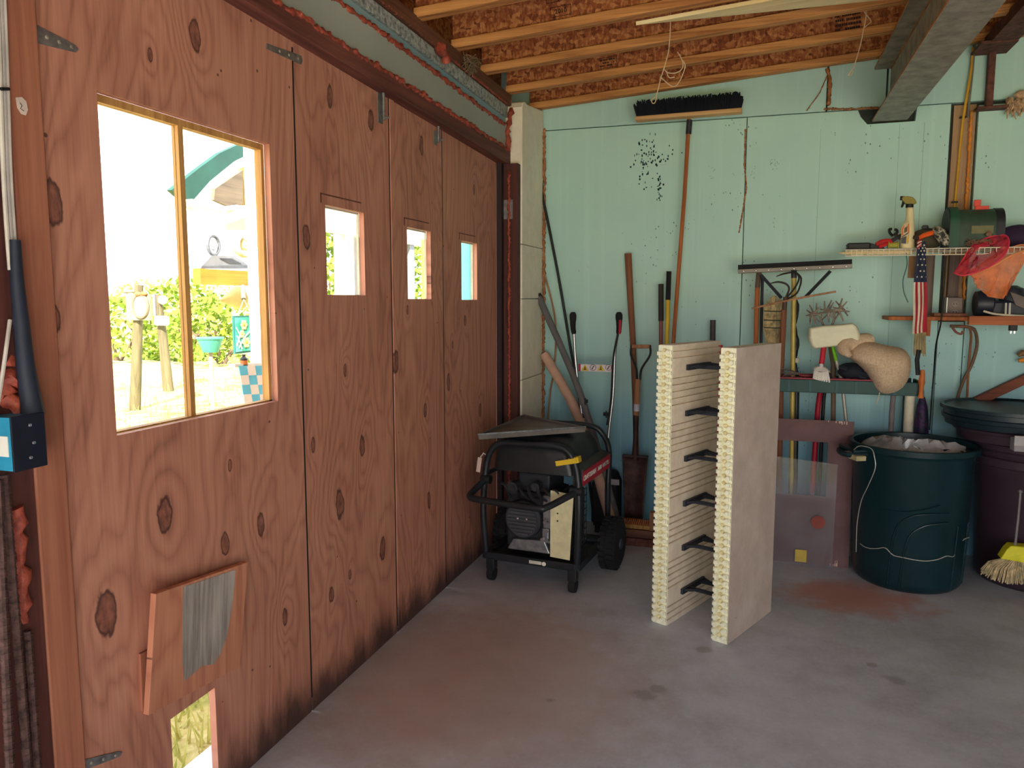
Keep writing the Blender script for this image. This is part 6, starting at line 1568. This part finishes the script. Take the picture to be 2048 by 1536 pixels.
# porch ornaments
spk_ = thing('speaker_hood', 'grey speaker-like hood sitting on the orange porch plank', 'housing', tuple(L(440, 537, -2.97)))  # speaker-like grey hood on the plank
lpoly('base', [(402, 537), (404, 532), (502, 530), (502, 537)], -2.96, .1, plain((84, 88, 94), 0.5), spk_)
lpoly('hood', [(404, 532), (424, 511), (470, 512), (496, 530)], -2.98, .08, plain((120, 122, 124), 0.5), spk_)
for i in range(5): lpoly('louvre', [(440 + i * 4, 516 + i * 2), (466 + i * 4, 517 + i * 2), (466 + i * 4, 518 + i * 2), (440 + i * 4, 517 + i * 2)], -2.975, .004, plain((80, 82, 86), 0.5), spk_)
sg = thing('stained_glass', 'small green framed flower picture hanging by a cord from the porch plank', 'picture', tuple(L(488, 706, -2.9)))
lbox('frame', 467, 632, 508, 704, -2.90, .012, plain((30, 92, 84), 0.5), sg)
lbox('pane', 470, 635.5, 505, 700.5, -2.896, .006, (lambda s: s.fin(s.ramp(s.noise(s.coord((9, 9, 9)), 1, 3, .6), (.4, lin(24, 128, 104)), (.65, lin(90, 184, 160))), .4))(NM('green_glass')), sg)
for (fx, fy, r_) in ((488, 650, .028), (493, 685, .030), (484, 668, .022)):
    c0 = L(fx, fy, -2.892); mb = MB()
    for k in range(6):
        an = k * 1.047; q_ = c0 + Vector((0, math.cos(an) * r_ * .7, math.sin(an) * r_ * .7)); mb.ball(tuple(q_), .002, r_ * .5, r_ * .38, 8, 6)
    f_ = ob('flower', mb, plain((228, 206, 130), 0.5), sg); ob('flower_eye', MB().ball(tuple(c0), .004, r_ * .35, r_ * .35, 8, 6), plain((196, 140, 40), 0.5), f_)
for pts in (((474, 692), (480, 670), (472, 655)), ((478, 696), (488, 676), (500, 662)), ((484, 698), (478, 680), (474, 672))): ob('stem_line', MB().tube([L(x, y, -2.893) for x, y in pts], .004, 5), plain((210, 214, 214), 0.4, .3), sg)
ob('cord', MB().tube([L(474, 632, -2.9), L(488, 598, -2.9), L(502, 632, -2.9)], .003, 5), plain((180, 176, 160), 0.7), sg)
ob('hook', MB().tube([L(487, 598, -2.9), L(486, 572, -2.93)], .014, 8), plain((120, 112, 104), 0.5, .3), sg, smooth=True)
ck = thing('checked_cloth', 'blue and white checked cloth hanging on the porch rail', 'cloth', tuple(L(510, 805, -2.6)))
XQ = -2.6
for i in range(4):
    for j in range(4):
        x0_, y0_ = 478 + i * 16 + j * 3, 732 + j * 19
        lpoly('check_square', [(x0_, y0_), (x0_ + 16, y0_ - 1), (x0_ + 19, y0_ + 18), (x0_ + 3, y0_ + 19)], XQ, .004, plain((92, 204, 236), 0.7) if (i + j) % 2 == 0 else wh, ck)
lpoly('rail', [(470, 728), (560, 725), (560, 733), (470, 735)], XQ - .01, .04, wh, por)
bo = thing('small_bottle', 'small dark bottle with an orange label on the porch rail', 'bottle', tuple(L(488, 734, -2.62)))
c0 = L(488, 730, -2.62); zt_ = L(488, 716, -2.62).z
ob('body', MB().lathe([(.02, 0), (.02, .04), (.009, .05), (.009, .062)], 12, (c0.x, c0.y, c0.z - .005)), plain((50, 44, 44), 0.4), bo, smooth=True)
ob('label', MB().lathe([(.0205, .008), (.0205, .03)], 12, (c0.x, c0.y, c0.z - .005), cap=False), plain((206, 120, 50), 0.5), bo)
gpw = thing('green_planter', 'teal planter tub on a thin stand in the yard', 'planter', tuple(G(420, 775, GZ)))
Yp = 6.0; c0, c1 = W(405, 706, Yp), W(437, 682, Yp); cx = W(421, 700, Yp)
ob('tub', MB().lathe([(.07, 0), (.115, .12), (.125, .125), (.125, .14), (.11, .14), (.02, .12)], 18, (cx.x, Yp, cx.z - .02)), plain((60, 140, 116), 0.5), gpw, smooth=True)
ob('stand', MB().cyl((cx.x, Yp, GZ), (cx.x, Yp, cx.z - .02), .02), plain((150, 140, 120), 0.7), gpw)
fan = thing('wall_fan', 'round black ringed ornament hanging above the porch plank', 'ornament', tuple(L(426, 505, -3.02)))
c0 = L(427, 491, -3.02)
ob('ring', MB().tube([(c0.x, c0.y + .05 * math.cos(t * .3927), c0.z + .055 * math.sin(t * .3927)) for t in range(16)], .010, 6, closed=True), plain((90, 92, 96), 0.5), fan)
ob('disc', MB().lathe([(.03, 0), (.025, .01)], 14, tuple(c0), 'x'), plain((190, 200, 206), 0.4), fan)
sc2 = thing('scroll_ornament', 'cream scroll-shaped ornament hanging on the porch right of the ring', 'ornament', tuple(L(490, 512, -3.05)))
sp2 = [L(490 + (3 + t * .9) * math.cos(t * .55), 490 + (3 + t * .9) * math.sin(t * .55) * 1.2, -3.05) for t in range(20)]
ob('scroll', MB().tube(sp2, [.012 + .0007 * i for i in range(20)], 7), plain((216, 196, 140), 0.6), sc2, smooth=True)
pen = thing('wind_sock', 'pale yellow cone pennant hanging below the porch plank', 'pennant', tuple(L(470, 605, -3.1)))
ob('cone', MB().tube([L(440, 601, -3.1), L(476, 596, -3.1)], [.004, .075], 14), plain((222, 206, 130), 0.7), pen, smooth=True)
